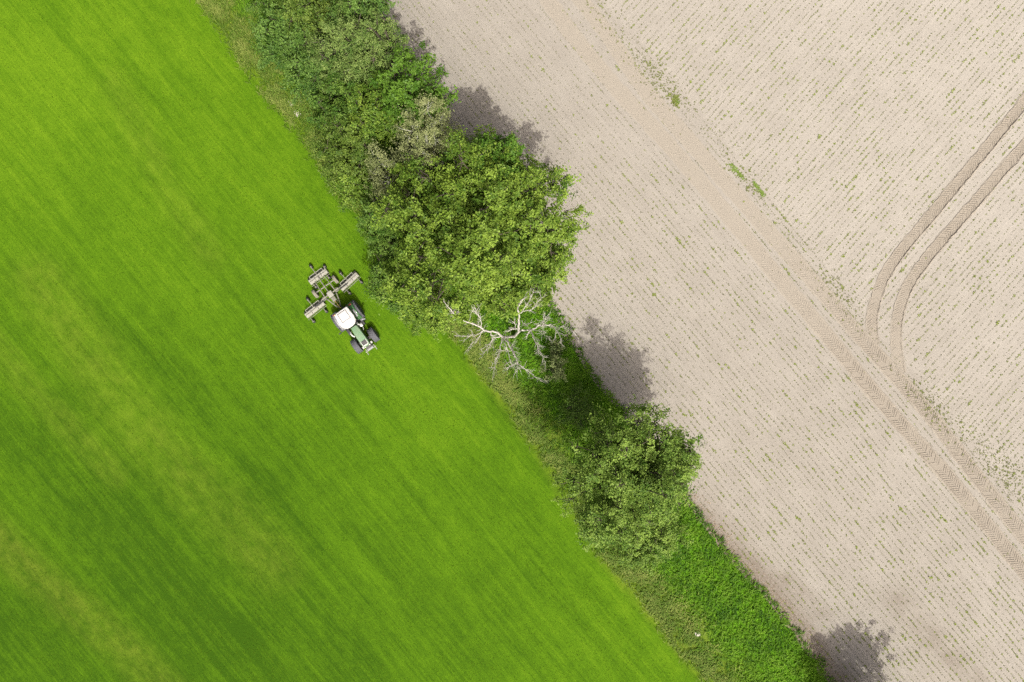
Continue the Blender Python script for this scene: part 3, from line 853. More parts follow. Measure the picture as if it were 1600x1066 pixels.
# ------------------------------------------------------------------ the dead white tree
def dead_tree():
    rng = np.random.default_rng(77)
    def q(zx, zy, z): return P(660 + zx / 4, 430 + zy / 4, z * 1.75)
    base = q(575, 385, 0.0)
    root = thing('dead_tree', 'dead bleached white tree with bare forked branches beside the big crown', 'tree', (base[0], base[1], 0))
    B = [  # points (zoomed map coordinates, height), start radius, end radius
      ([(575, 385, -.1), (566, 384, 1.2), (545, 388, 2.4), (505, 388, 3.6)], .22, .17),
      ([(505, 388, 3.6), (470, 362, 4.3), (440, 352, 4.8), (385, 346, 5.5), (350, 318, 6.1), (300, 300, 6.6), (250, 283, 7.0), (210, 250, 7.4), (160, 198, 8.0)], .16, .05),
      ([(376, 338, 5.6), (364, 290, 6.4), (358, 258, 7.0), (315, 214, 7.6)], .08, .025),
      ([(360, 262, 7.0), (340, 232, 7.5), (330, 205, 7.9)], .045, .018),
      ([(385, 346, 5.5), (345, 372, 5.9), (290, 380, 6.3), (198, 378, 6.8)], .065, .018),
      ([(380, 350, 5.5), (350, 392, 5.6), (300, 440, 5.8)], .05, .015),
      ([(430, 352, 4.9), (425, 375, 5.0), (462, 372, 4.5)], .05, .04),
      ([(490, 382, 3.8), (445, 390, 4.2), (425, 418, 4.3), (405, 445, 4.5), (388, 485, 4.8)], .08, .02),
      ([(495, 390, 3.7), (488, 435, 4.0), (480, 480, 4.2), (455, 528, 4.4), (458, 560, 4.5), (443, 602, 4.7)], .085, .018),
      ([(505, 388, 3.6), (530, 420, 4.0), (560, 470, 4.3), (585, 515, 4.6), (595, 550, 4.8), (640, 585, 5.0), (690, 620, 5.2), (735, 655, 5.4)], .12, .018),
      ([(532, 395, 3.2), (552, 440, 3.8), (578, 490, 4.3), (572, 545, 4.6)], .08, .03),
      ([(590, 545, 4.8), (555, 565, 4.9), (528, 592, 5.1)], .045, .014),
      ([(590, 548, 4.8), (600, 575, 5.0), (590, 610, 5.2)], .03, .012),
      ([(505, 395, 3.6), (530, 470, 4.4), (548, 520, 4.7), (560, 560, 4.8)], .06, .02),
      ([(560, 470, 4.3), (528, 470, 4.6), (505, 470, 4.9)], .035, .012),
      # the second stem
      ([(580, 380, -.1), (590, 368, 1.5), (600, 345, 3.0)], .24, .19),
      ([(600, 345, 3.0), (600, 300, 4.4), (606, 245, 5.6), (596, 205, 6.4), (618, 165, 7.0), (640, 138, 7.4)], .18, .03),
      ([(606, 240, 5.7), (640, 225, 6.2), (690, 214, 6.6), (708, 180, 7.0), (742, 145, 7.4)], .075, .02),
      ([(620, 232, 5.9), (655, 185, 6.6), (692, 110, 7.6)], .07, .02),
      ([(596, 205, 6.4), (605, 175, 6.8), (630, 150, 7.2)], .05, .02),
      ([(600, 335, 3.2), (565, 335, 3.6), (520, 352, 4.0)], .11, .05),
      ([(580, 335, 3.5), (575, 300, 4.0), (572, 290, 4.2)], .05, .02),
      ([(604, 345, 3.0), (640, 345, 3.6), (682, 342, 4.3), (722, 320, 5.0), (760, 312, 5.4), (800, 312, 5.7), (830, 335, 6.0), (855, 368, 6.3), (866, 415, 6.6)], .15, .02),
      ([(722, 320, 5.0), (750, 285, 5.6), (775, 262, 6.0)], .05, .018),
      ([(760, 312, 5.4), (755, 290, 5.8), (770, 265, 6.1)], .03, .012),
      ([(676, 345, 4.2), (690, 385, 4.6), (712, 430, 5.0), (728, 480, 5.3), (768, 540, 5.6)], .09, .014),
      ([(672, 350, 4.2), (710, 395, 4.6), (728, 465, 5.0)], .055, .015),
      ([(668, 348, 4.1), (655, 372, 4.0), (648, 382, 3.9)], .07, .04),
      ([(800, 312, 5.7), (850, 330, 6.1), (905, 330, 6.6), (950, 355, 7.0)], .03, .01),
      ([(615, 285, 4.7), (645, 305, 5.0), (670, 330, 5.2)], .04, .015),
      ([(682, 342, 4.3), (740, 350, 5.0), (790, 390, 5.4)], .03, .01),
    ]
    lines = []
    tw = []
    for pts, r0, r1 in B:
        p = np.array([q(*a) for a in pts]) - np.array([base[0], base[1], 0])
        # more points with a little crookedness
        s = np.linspace(0, len(p) - 1, (len(p) - 1) * 3 + 1)
        pp = np.stack([np.interp(s, np.arange(len(p)), p[:, i]) for i in range(3)], 1)
        pp[1:-1] += rng.normal(0, 0.035, pp[1:-1].shape)
        lines.append((pp, np.linspace(r0, r1, len(pp)) * 0.6))
        if r0 < 0.17:
            L = np.linalg.norm(np.diff(pp, axis=0), axis=1).sum()
            for _ in range(int(5 + L * 4.5)):
                i = rng.integers(len(pp) // 3, len(pp))
                d = pp[min(i, len(pp) - 1)] - pp[max(0, i - 2)]
                d = d / (np.linalg.norm(d) + 1e-6)
                e = unit(d + rng.normal(0, 0.55, 3) + np.array([0, 0, .1]))
                l = rng.uniform(0.25, 0.95)
                w = wobble_line(pp[i], pp[i] + e * l, rng, 5, 0.06)
                lines.append((w, np.linspace(0.016, 0.005, 5)))
                if rng.random() < 0.6:
                    e2 = unit(e + rng.normal(0, 0.6, 3))
                    lines.append((wobble_line(w[2], w[2] + e2 * l * 0.6, rng, 4, 0.06), np.linspace(0.011, 0.004, 4)))
    big = [l for l in lines if l[1][0] >= 0.06]
    small = [l for l in lines if 0.06 > l[1][0] > 0.017]
    twg = [l for l in lines if l[1][0] <= 0.017]
    link('trunk', tube_mesh('trunk', big, 8), M_DEAD, root)
    link('branch', tube_mesh('branch', small, 6), M_DEAD, root)
    link('twigs', tube_mesh('twigs', twg, 4), M_DEAD, root, kind='stuff')
dead_tree()

# ------------------------------------------------------------------ mesh building for machines
class MB:
    def __init__(self): self.bm = bmesh.new()
    def box(self, c, s, rot=(0, 0, 0), bevel=0.0, taper=None):
        r = bmesh.ops.create_cube(self.bm, size=1.0)
        vs = r['verts']
        for v in vs:
            k = 1.0
            if taper and v.co.z > 0:
                v.co.x *= taper[0]; v.co.y *= taper[1]
            v.co = Vector((v.co.x * s[0], v.co.y * s[1], v.co.z * s[2]))
        if bevel:
            es = list({e for v in vs for e in v.link_edges})
            rr = bmesh.ops.bevel(self.bm, geom=es, offset=bevel, segments=2, affect='EDGES', profile=0.6)
            vs = list({v for f in rr['faces'] for v in f.verts} | {v for v in vs if v.is_valid})
        M = Matrix.Translation(Vector(c)) @ Matrix.Rotation(rot[2], 4, 'Z') @ Matrix.Rotation(rot[1], 4, 'Y') @ Matrix.Rotation(rot[0], 4, 'X')
        bmesh.ops.transform(self.bm, matrix=M, verts=vs)
        return self
    def tube(self, pts, r, sides=8):
        pts = np.asarray(pts, float)
        rad = np.full(len(pts), r) if np.isscalar(r) else np.asarray(r)
        V, F = tube_parts([(pts, rad)], sides)
        vs = [self.bm.verts.new(v) for v in V]
        for f in F: self.bm.faces.new([vs[i] for i in f])
        for ring in (range(sides), range(len(V) - sides, len(V))):
            try: self.bm.faces.new([vs[i] for i in ring])
            except ValueError: pass
        return self
    def prism(self, poly, z0, z1, bevel=0.0, top_scale=None, center=None):
        """poly in x,y; z1 may be a function of x,y"""
        n = len(poly)
        zt = z1 if callable(z1) else (lambda x, y: z1)
        cx, cy = center or (sum(p[0] for p in poly) / n, sum(p[1] for p in poly) / n)
        k = top_scale or 1.0
        a = [self.bm.verts.new((x, y, z0)) for x, y in poly]
        b = [self.bm.verts.new((cx + (x - cx) * k, cy + (y - cy) * k, zt(x, y))) for x, y in poly]
        self.bm.faces.new(a[::-1]); top = self.bm.faces.new(b)
        for i in range(n):
            j = (i + 1) % n
            self.bm.faces.new((a[i], a[j], b[j], b[i]))
        if bevel:
            bmesh.ops.bevel(self.bm, geom=list(top.edges), offset=bevel, segments=3, affect='EDGES', profile=0.5)
        return self
    def lathe(self, prof, c, axis='Y', seg=28):
        """prof: list of (along axis, radius)"""
        rings = []
        for a, r in prof:
            ring = []
            for k in range(seg):
                t = 2 * math.pi * k / seg
                if axis == 'Y': co = (c[0] + r * math.cos(t), c[1] + a, c[2] + r * math.sin(t))
                elif axis == 'Z': co = (c[0] + r * math.cos(t), c[1] + r * math.sin(t), c[2] + a)
                else: co = (c[0] + a, c[1] + r * math.cos(t), c[2] + r * math.sin(t))
                ring.append(self.bm.verts.new(co))
            rings.append(ring)
        for A, B in zip(rings[:-1], rings[1:]):
            for k in range(seg):
                j = (k + 1) % seg
                self.bm.faces.new((A[k], A[j], B[j], B[k]))
        for r_ in (rings[0], rings[-1]):
            try: self.bm.faces.new(r_)
            except ValueError: pass
        return self
    def build(self, name, mat, parent=None, smooth_angle=0.7, **props):
        bmesh.ops.recalc_face_normals(self.bm, faces=self.bm.faces)
        me = bpy.data.meshes.new(name)
        self.bm.to_mesh(me); self.bm.free()
        me.polygons.foreach_set('use_smooth', np.ones(len(me.polygons), bool))
        try: me.set_sharp_from_angle(angle=smooth_angle)
        except Exception: pass
        return link(name, me, mat, parent, **props)

M_GREEN = plain('green_paint', (0.055, 0.165, 0.055), 0.42, wear=0.08, dirt=(0.12, 0.17, 0.09), coat=0.2, scale=2.5)
M_HOOD = plain('sunbleached_green_paint', (0.125, 0.25, 0.125), 0.45, wear=0.18, dirt=(0.20, 0.25, 0.16), coat=0.2, scale=2.5)
M_WHITE = plain('white_roof_paint', (0.60, 0.60, 0.585), 0.55, wear=0.14, dirt=(0.44, 0.43, 0.39), scale=2)
M_TYRE = plain('dusty_rubber', (0.10, 0.105, 0.12), 0.85, spec=0.2, wear=0.2, dirt=(0.12, 0.12, 0.125), scale=5)
M_TYRE_TAN = plain('mud_dried_rubber', (0.25, 0.235, 0.19), 0.9, spec=0.15, wear=0.2, dirt=(0.16, 0.15, 0.125), scale=6)
M_BLACK = plain('black_plastic', (0.022, 0.023, 0.026), 0.55, wear=0.12, dirt=(0.07, 0.07, 0.065), scale=4)
M_DARK = plain('dark_chassis_metal', (0.05, 0.05, 0.052), 0.6, wear=0.2, dirt=(0.12, 0.11, 0.10), scale=5)
M_GREY = plain('grey_fender', (0.30, 0.31, 0.32), 0.5, wear=0.15, scale=3)
M_SILVER = plain('silver_metal', (0.55, 0.55, 0.54), 0.4, metal=0.7, wear=0.15, scale=4)
M_RED = plain('red_rim_paint', (0.30, 0.035, 0.03), 0.5, wear=0.15, scale=4)
M_TAN = plain('dusty_mower_paint', (0.36, 0.36, 0.315), 0.65, spec=0.3, wear=0.2, dirt=(0.27, 0.27, 0.20), scale=3.5)
M_BAR = plain('dusty_frame_paint', (0.27, 0.265, 0.22), 0.65, spec=0.3, wear=0.2, dirt=(0.15, 0.15, 0.11), scale=5)
M_YELLOW = plain('yellow_guard', (0.45, 0.38, 0.10), 0.6, wear=0.2)
def glass_mat():
    m, nt, b = new_mat('tinted_cab_glass')
    b.inputs['Base Color'].default_value = (0.02, 0.03, 0.03, 1)
    b.inputs['Roughness'].default_value = 0.05
    b.inputs['Transmission Weight'].default_value = 0.5
    return m
M_GLASS = glass_mat()

def tyre_profile(R, w):
    r0 = R * 0.56
    return [(-w * .36, r0), (-w * .48, R * .70), (-w * .50, R * .84), (-w * .44, R * .94), (-w * .2, R * .972), (w * .2, R * .972),
            (w * .44, R * .94), (w * .50, R * .84), (w * .48, R * .70), (w * .36, r0)]

def farm_wheel(parent, c, R, w, lugs=20, rim_mat=None):
    m = MB()
    m.lathe([(-w * .34, R * .565), (-w * .30, R * .50), (w * .02, R * .42), (w * .04, R * .16), (w * .12, R * .14), (w * .12, 0.01)], c, 'Y', 24)
    m.lathe([(w * .34, R * .565), (w * .28, R * .50), (w * .05, R * .44)], c, 'Y', 24)
    wh = m.build('wheel', rim_mat or M_GREY, parent)
    t = MB(); t.lathe(tyre_profile(R, w), c, 'Y', 36)
    for k in range(lugs):
        for sgn in (-1, 1):
            th = 2 * math.pi * (k + (0.5 if sgn > 0 else 0)) / lugs
            # lug as a skewed bar lying on the tread
            pts = []
            for u, dth in ((0.03, 0.0), (0.46, 0.17)):
                for hh in (0.93, 1.0):
                    for e in (-1, 1):
                        a = th + dth + e * 0.045
                        pts.append((c[0] + R * hh * math.cos(a), c[1] + sgn * w * u, c[2] + R * hh * (0.985 if u > .3 else 1) * math.sin(a)))
            v = [t.bm.verts.new(p) for p in pts]
            for f in ((2, 3, 7, 6), (0, 2, 6, 4), (1, 5, 7, 3), (0, 1, 3, 2), (4, 6, 7, 5)):
                t.bm.faces.new([v[i] for i in f])
    t.build('tyre', M_TYRE, wh, 0.6)
    return wh

# ------------------------------------------------------------------ tractor
A_T = math.radians(-55.6)
O_T = (-15.19, 2.33)
def tractor():
    t = thing('tractor', 'green tractor with white cab roof driving along the hedge on the mown field', 'tractor', (O_T[0], O_T[1], 0), A_T)
    # chassis and axles
    m = MB()
    m.box((1.35, 0, 0.82), (3.5, 0.52, 0.5), bevel=0.05).box((2.75, 0, 0.72), (0.30, 1.5, 0.22), bevel=0.04).box((0, 0, 0.95), (0.55, 1.5, 0.4), bevel=0.06)
    m.box((3.35, 0, 0.85), (0.5, 0.6, 0.45), bevel=0.05)
    m.build('chassis', M_DARK, t)
    for y in (-0.94, 0.94):
        farm_wheel(t, (2.75, y, 0.72), 0.72, 0.56, 18, M_RED)
    for y in (-0.98, 0.98):
        farm_wheel(t, (0.0, y, 0.95), 0.95, 0.66, 20, M_RED)
    # bonnet
    m = MB()
    hood = [(1.22, -0.31), (1.22, 0.31), (2.0, 0.34), (3.0, 0.37), (3.28, 0.33), (3.36, 0.18), (3.36, -0.18), (3.28, -0.33), (3.0, -0.37), (2.0, -0.34)]
    m.prism(hood, 1.05, lambda x, y: 1.95 - 0.05 * (x - 1.2) - 0.10 * max(0, x - 2.9), 0.07)
    hd = m.build('bonnet', M_HOOD, t)
    m = MB(); m.box((2.98, 0, 1.852), (0.40, 0.46, 0.03), rot=(0, 0.08, 0), bevel=0.01)
    for k in range(5):
        m.box((2.83 + 0.075 * k, 0, 1.878 - .006 * k), (0.02, 0.42, 0.02), rot=(0, .08, 0))
    m.build('grille', M_DARK, hd)
    m = MB(); m.box((2.98, 0.265, 1.86), (0.46, 0.05, 0.03), rot=(0, 0.08, 0), bevel=.01).box((2.98, -0.265, 1.86), (0.46, 0.05, 0.03), rot=(0, .08, 0), bevel=.01).box((3.235, 0, 1.83), (0.07, 0.5, 0.03), rot=(0, .2, 0), bevel=.01)
    m.build('grille_frame', M_WHITE, hd)
    for y in (-0.24, 0.24):
        MB().box((3.37, y, 1.45), (0.05, 0.18, 0.16), bevel=0.02).build('headlight', M_SILVER, hd)
    # front weights and front linkage
    MB().box((3.58, 0, 0.75), (0.36, 0.66, 0.42), bevel=0.06).build('front_weight', M_GREY, t)
    for y in (-1, 1):
        m = MB()
        m.tube([(3.5, 0.42 * y, 0.85), (3.72, 0.46 * y, 0.82), (4.05, 0.47 * y, 0.78)], 0.035).tube([(3.74, 0.30 * y, 0.85), (3.74, 0.56 * y, 0.85)], 0.035)
        m.build('front_link_arm', M_TAN, t)
        MB().box((3.25, 0.45 * y, 1.12), (0.22, 0.16, 0.10), bevel=0.03).build('bonnet_bracket', M_WHITE, t)
    # cab
    m = MB()
    m.prism([(-0.42, -0.62), (-0.42, 0.62), (0.95, 0.66), (1.18, 0.42), (1.18, -0.42), (0.95, -0.66)], 1.15, 1.62)
    m.build('cab_base', M_BLACK, t)
    m = MB()
    m.prism([(-0.40, -0.60), (-0.40, 0.60), (0.93, 0.645), (1.16, 0.42), (1.16, -0.42), (0.93, -0.645)], 1.62, 2.80, top_scale=1.04)
    m.build('cab_glass', M_GLASS, t)
    for (x, y) in ((-0.42, -0.62), (-0.42, 0.62), (0.95, 0.66), (0.95, -0.66), (0.3, 0.65), (0.3, -0.65)):
        MB().tube([(x, y, 1.5), (x * 1.02, y * 1.05, 2.82)], 0.035, 6).build('cab_post', M_BLACK, t)
    m = MB()
    roof = [(-0.50, -0.64), (-0.46, -0.72), (0.50, -0.76), (0.96, -0.70), (1.22, -0.40), (1.27, 0), (1.22, 0.40), (0.96, 0.70), (0.50, 0.76), (-0.46, 0.72), (-0.50, 0.64)]
    m.prism(roof, 2.80, 3.02, 0.09)
    rf = m.build('roof', M_WHITE, t, 1.2)
    m = MB()
    x0, x1, y0, y1, z = -0.32, 0.54, -0.42, 0.42, 3.026
    for c, s in (((x0, 0, z), (0.035, 0.875, 0.02)), ((x1, 0, z), (0.035, 0.875, 0.02)), (((x0 + x1) / 2, y0, z), (0.825, 0.035, 0.02)), (((x0 + x1) / 2, y1, z), (0.825, 0.035, 0.02))):
        m.box(c, s)
    m.build('hatch_seal', M_BLACK, rf)
    MB().box(((x0 + x1) / 2, 0, 3.030), (0.80, 0.78, 0.03), bevel=0.012).build('roof_hatch', M_WHITE, rf)
    for y in (-0.55, -0.3, 0.3, 0.55):
        MB().box((1.16 - abs(y) * .24, y, 2.80), (0.10, 0.14, 0.10), bevel=0.02).build('work_light', M_SILVER, rf)
    # beacon
    m = MB(); m.lathe([(0, .06), (.1, .055), (.13, .02)], (-0.42, -0.6, 3.0), 'Z', 10); m.build('beacon', M_YELLOW, rf)
    # rear mudguards over the wheels
    for y in (-1, 1):
        m = MB()
        pts = [(0.98 * math.cos(a), 1.0 + 1.06 * math.sin(a)) for a in np.linspace(0.35, 2.7, 12)]
        rows = []
        for yy_ in (0.62, 1.02, 1.08):
            rows.append([m.bm.verts.new((x + 0.02, y * yy_, z - (0.0 if yy_ < 1.05 else 0.06))) for x, z in pts])
        inner_row = [m.bm.verts.new((x + 0.02, y * 0.62, z - 0.35)) for x, z in pts]
        for A, B in ((inner_row, rows[0]), (rows[0], rows[1]), (rows[1], rows[2])):
            for i in range(len(A) - 1): m.bm.faces.new((A[i], A[i + 1], B[i + 1], B[i]))
        f = m.build('mudguard', M_GREEN if y > 0 else M_GREY, t)
        MB().box((0.30, y * 0.86, 2.04), (0.75, 0.16, 0.05), rot=(0, 0.22, 0), bevel=0.02).build('mudguard_pad', M_GREY, f)
        MB().box((-0.62, y * 0.86, 1.86), (0.1, 0.26, 0.12), bevel=0.02).build('tail_light', M_RED, f)
        # front mudguards
    # steps, tank, exhaust
    MB().box((1.15, 0.78, 0.85), (0.75, 0.34, 0.6), bevel=0.06).build('fuel_tank', M_BLACK, t)
    MB().box((1.25, -0.72, 0.95), (0.75, 0.30, 0.6), bevel=0.06).build('tool_box', M_BLACK, t)
    m = MB(); m.tube([(1.35, -0.62, 1.1), (1.62, -0.66, 1.32), (1.85, -0.62, 1.30), (2.0, -0.5, 1.26)], 0.075, 8)
    m.build('air_pipe', M_WHITE, t)
    m = MB(); m.tube([(1.30, 0.52, 1.2), (1.30, 0.54, 2.45), (1.24, 0.60, 2.68)], 0.06, 10).tube([(1.32, 0.52, 1.4), (1.32, 0.53, 2.1)], 0.10, 10)
    m.build('exhaust_pipe', M_SILVER, t)
    m = MB(); m.box((1.42, 0.60, 1.35), (0.35, 0.30, 0.30), bevel=.05).tube([(1.35, .5, 1.4), (1.7, .62, 1.3), (1.9, .5, 1.2)], .04)
    m.build('engine_intake', M_SILVER, t)
    for k in range(3):
        MB().box((0.98, 0.98 - 0.03 * k, 0.55 + 0.3 * k), (0.32, 0.28, 0.03)).build('step', M_GREY, t)
    m = MB(); m.tube([(0.85, .82, 1.3), (0.85, .9, 2.0)], .018, 6).tube([(1.2, .80, 1.2), (1.2, .86, 1.9)], .018, 6)
    m.build('handrail', M_SILVER, t)
    # mirrors on arms
    for y in (-1, 1):
        m = MB(); m.tube([(1.0, y * 0.72, 2.5), (1.12, y * 1.02, 2.46), (1.12, y * 1.26, 2.42)], 0.022, 6)
        a = m.build('mirror_arm', M_BLACK, t)
        MB().box((1.12, y * 1.28, 2.30), (0.09, 0.22, 0.36), bevel=0.03).build('mirror', M_BLACK, a)
    # rear linkage
    m = MB()
    for y in (-0.4, 0.4):
        m.tube([(-0.25, y * .7, 0.75), (-1.05, y, 0.62)], 0.04).tube([(-0.35, y, 1.35), (-0.8, y * 1.02, 0.66)], 0.03)
    m.tube([(-0.2, 0, 1.2), (-0.95, 0, 1.05)], 0.04).box((-0.55, 0, 0.55), (0.9, 0.16, 0.10), bevel=.02).box((-0.42, 0, 1.25), (0.3, 0.8, 0.3), bevel=.05)
    m.build('rear_linkage', M_DARK, t)
    m = MB(); m.tube([(-.5, .3, 1.35), (-.75, .35, 1.2), (-.95, .1, .95), (-1.3, -.1, .8)], .02, 6).tube([(-.5, .15, 1.35), (-.8, .2, 1.1), (-1.3, -.15, .78)], .02, 6)
    m.build('hydraulic_hose', M_BLACK, t)
tractor()

# ------------------------------------------------------------------ trailed mower with three decks
def mower():
    ca, sa = math.cos(A_T), math.sin(A_T)
    lx, ly = -1.15, -0.20                       # hitch point behind the tractor
    o = (O_T[0] + lx * ca - ly * sa, O_T[1] + lx * sa + ly * ca)
    t = thing('mower', 'dusty tan three-deck trailed mower behind the tractor, wings spread', 'mower', (o[0], o[1], 0), A_T + math.radians(1.5))
    dx, dy = -lx, -(-0.33)
    def q(x, y, z): return (x + dx, y + dy, z)  # tractor coordinates to mower coordinates
    Y0 = -0.33
    def f(x, y, z): return (x + dx, y, z)       # y already measured from the mower's own middle
    # drawbar: an A frame with box plates
    m = MB()
    for s in (-1, 1):
        m.tube([f(-1.15, 0.10 * s, 0.62), f(-1.5, 0.26 * s, 0.66), f(-2.62, 0.58 * s, 0.74), f(-3.0, 0.56 * s, 0.76), f(-3.5, 0.55 * s, 0.74)], 0.055, 6)
    m.tube([f(-1.05, 0, 0.58), f(-1.25, 0, 0.62)], 0.07, 8)
    m.tube([f(-2.65, -0.95, 0.74), f(-2.65, 0.95, 0.74)], 0.07, 6)
    m.tube([f(-1.75, -0.32, 0.68), f(-1.75, 0.32, 0.68)], 0.04, 6)
    m.build('drawbar', M_BAR, t)
    MB().box(f(-2.58, 0.02, 0.90), (0.56, 0.50, 0.22), bevel=0.04).build('gearbox_cover', M_TAN, t)
    MB().box(f(-2.04, 0.02, 0.86), (0.44, 0.40, 0.20), bevel=0.05).build('splitter_gearbox', M_BAR, t)
    m = MB(); m.tube([f(-1.0, 0, 0.62), f(-1.85, 0, 0.84)], 0.06, 8)
    m.build('drive_shaft', M_YELLOW, t)
    m = MB(); m.tube([f(-2.85, 0.02, 0.95), f(-3.4, 0, 0.92), f(-4.55, 0, 0.80)], 0.05, 6)
    m.build('rear_boom', M_BAR, t)
    m = MB()
    m.tube([f(-3.52, -1.0, 0.62), f(-3.52, 1.0, 0.62)], 0.06, 8)
    for s in (-1, 1):
        m.tube([f(-3.5, .55 * s, .74), f(-4.4, .50 * s, .62)], .035, 6)
    m.build('axle', M_BAR, t)
    for s in (-1, 1):
        m = MB(); m.lathe([(-.10, .24), (-.05, .20), (.02, .10), (.08, .08), (.08, .01)], f(-3.52, 1.15 * s, 0.46), 'Y', 18)
        w = m.build('transport_wheel', M_TAN, t)
        m = MB(); m.lathe(tyre_profile(0.46, 0.30), f(-3.52, 1.15 * s, 0.46), 'Y', 28); m.build('tyre', M_TYRE_TAN, w)
    def caster(x, y, arm_x, arm_y, big=False):
        """gauge wheel on an arm that ends at the deck"""
        r = 0.26 if big else 0.22
        m = MB()
        m.tube([f(arm_x, arm_y, 0.50), f((arm_x + x) / 2, (arm_y + y) / 2, 0.58), f(x, y, 0.60)], 0.035, 6)
        m.tube([f(x, y, 0.62), f(x, y, 0.50)], 0.05, 8)
        for s in (-1, 1): m.tube([f(x, y + .09 * s, 0.50), f(x - 0.06, y + .09 * s, r)], 0.02, 6)
        m.tube([f(x, y - .1, 0.5), f(x, y + .1, .5)], .02, 6)
        a = m.build('caster_arm', M_BAR, t)
        m = MB(); m.lathe([(-.09, r * .45), (-.11, r * .8), (-.07, r), (.07, r), (.11, r * .8), (.09, r * .45)], f(x - 0.06, y, r), 'Y', 20)
        w = m.build('caster_wheel', M_BLACK, a)
    def deck(x0, x1, ya, yb, yaw, pivot):
        """one cutting deck: low shell with raised cover plates, skirt and a guard bar at the back"""
        cx, cy = (x0 + x1) / 2, (ya + yb) / 2
        def g(x, y, z):
            c, s = math.cos(yaw), math.sin(yaw)
            X, Y = x - pivot[0], y - pivot[1]
            return f(pivot[0] + X * c - Y * s, pivot[1] + X * s + Y * c, z)
        L, Wd = abs(yb - ya), abs(x1 - x0)
        m = MB()
        m.box(g(cx, cy, 0.30), (Wd + 0.06, L, 0.24), rot=(0, 0, yaw), bevel=0.03)
        d = m.build('deck', M_BAR, t)
        k = 3
        for i in range(k):
            yy_ = ya + (yb - ya) * (i + 0.5) / k
            MB().box(g(cx + 0.02, yy_, 0.47), (Wd * 0.92, L / k - 0.05, 0.10), rot=(0, 0, yaw), bevel=0.02).build('cover_plate', M_TAN, d)
        m = MB(); m.tube([g(cx, ya + .1 * np.sign(yb - ya), .56), g(cx, yb - .1 * np.sign(yb - ya), .56)], .035, 6)
        m.build('stiffener_tube', M_BAR, d)
        m = MB()
        xb = x0 - 0.22
        m.tube([g(xb, ya + (yb - ya) * .15, .46), g(xb, ya + (yb - ya) * .85, .46)], .03, 6)
        for u in (.15, .5, .85): m.tube([g(xb, ya + (yb - ya) * u, .46), g(x0 + .05, ya + (yb - ya) * u, .44)], .025, 6)
        m.build('guard_bar', M_TAN, d)
        m = MB(); m.box(g(x0 - 0.12, cy, 0.24), (0.03, L, 0.30), rot=(0, 0, yaw)).build('rubber_skirt', M_BLACK, d)
        m = MB(); m.tube([g(x1 + .18, ya, .40), g(x1 + .18, yb, .40)], .028, 6); m.build('front_bar', M_BAR, d)
        return g
    g = deck(-4.90, -4.42, -1.0, 1.0, 0.0, (-4.6, 0))
    caster(-5.78, 0.0, -4.9, 0.0, True)
    caster(-5.05, 1.02, -4.8, 0.9)
    caster(-3.98, 0.76, -4.45, 0.76); caster(-3.98, -0.74, -4.45, -0.74)
    for s, yw in ((1, math.radians(7)), (-1, math.radians(2.5))):
        g = deck(-2.68, -2.20, 0.98 * s, 3.12 * s, yw * (1 if s > 0 else 1), (-2.6, 0.8 * s))
        c, s_ = math.cos(yw), math.sin(yw)
        def h(x, y):
            X, Y = x + 2.6, y - 0.8 * s
            return (-2.6 + X * c - Y * s_, 0.8 * s + X * s_ + Y * c)
        a = h(-3.52, 2.0 * s); b = h(-2.75, 2.0 * s); caster(a[0], a[1], b[0], b[1], True)
        a = h(-1.62, 1.35 * s); b = h(-2.15, 1.35 * s); caster(a[0], a[1], b[0], b[1])
        a = h(-1.62, 2.85 * s); b = h(-2.15, 2.85 * s); caster(a[0], a[1], b[0], b[1])
        m = MB(); m.box(f(-2.62, 0.72 * s, 0.62), (0.34, 0.30, 0.16), bevel=.03).tube([f(-2.45, .55 * s, .8), f(-2.5, 1.3 * s, .62)], .045, 8).tube([f(-2.7, .5 * s, .85), f(-2.62, 1.1 * s, .6)], .03, 8)
        m.build('wing_hinge', M_BAR, t)
        m = MB(); m.tube([f(-2.3, .15 * s, .9), f(-2.45, .7 * s, .75), f(-2.5, 1.9 * s, .62)], .04, 8)
        m.build('wing_drive_shaft', M_BLACK, t)
mower()

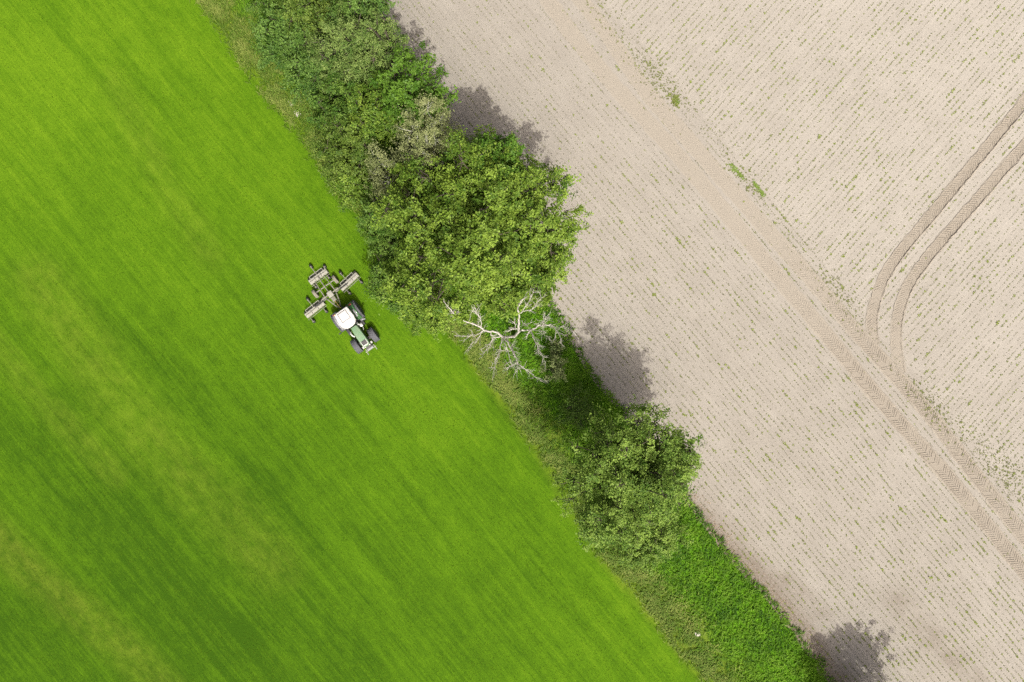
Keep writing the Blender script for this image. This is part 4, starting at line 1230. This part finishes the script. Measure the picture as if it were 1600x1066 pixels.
# ------------------------------------------------------------------ weed clumps and stones that stand out singly
rng = np.random.default_rng(55)
CL = [(1146, 262, .42, 'bright green weed clump, uppermost of the chain right of the wheel marks'),
      (1156, 273, .36, 'weed clump between the uppermost one and the widest pair in the chain'),
      (1181, 289, .46, 'thick weed clump, widest of the chain right of the wheel marks'),
      (1190, 301, .42, 'weed clump at the lower end of the chain right of the wheel marks'),
      (1057, 157, .32, 'weed clump at the lower tip of the weedy patch near the top')]
for px_, py_, r_, lab in CL:
    c = P(px_, py_)
    root = thing('weed_clump', lab, 'weed', (c[0], c[1], 0), 0, 'weed clumps on the sandy field')
    n = 46
    a = rng.normal(0, r_ * 0.34, (n, 2))
    a = a * np.array([1.7, 0.7])
    a = np.column_stack([a[:, 0] * math.cos(A_MOW) - a[:, 1] * math.sin(A_MOW), a[:, 0] * math.sin(A_MOW) + a[:, 1] * math.cos(A_MOW)])
    V = rosette(np.column_stack([a, np.full(n, 0.01)]), 0.05 + 0.07 * rng.random(n), rng, 5, 0.35)
    link('leaves', quads_mesh('leaves', V, np.clip(rng.normal(.75, .2, n * 5), 0, 1)), ML_WEED, root, kind='stuff')

M_STONE = plain('pale_stone', (0.55, 0.51, 0.45), 0.9, spec=0.2, wear=0.2, scale=3)
def stone(px_, py_, r, lab, seed):
    rr = np.random.default_rng(seed)
    c = P(px_, py_)
    m = bmesh.new()
    bmesh.ops.create_icosphere(m, subdivisions=2, radius=1)
    for v in m.verts:
        k = 0.8 + 0.4 * n1(v.co.x * 2 + seed, v.co.y * 2 + v.co.z * 3)
        v.co = Vector((v.co.x * r * 1.5 * k, v.co.y * r * k, max(-0.2, v.co.z) * r * 0.7 * k))
    me = bpy.data.meshes.new('stone'); m.to_mesh(me); m.free()
    o = link('stone', me, M_STONE, label=lab, category='stone', group='pale stones along the grass edge')
    o.location = (c[0], c[1], float(verge_z(c[0], c[1]))); o.rotation_euler = (0, 0, A_MOW + rr.normal(0, .4))
stone(454, 162, .30, 'pale stone at the grass edge, upper of the pair below the hedge top', 1)
stone(465, 178, .32, 'pale stone at the grass edge, lower of the pair below the hedge top', 2)
stone(1088, 990, .26, 'pale stone in the dry verge near the bottom edge', 3)
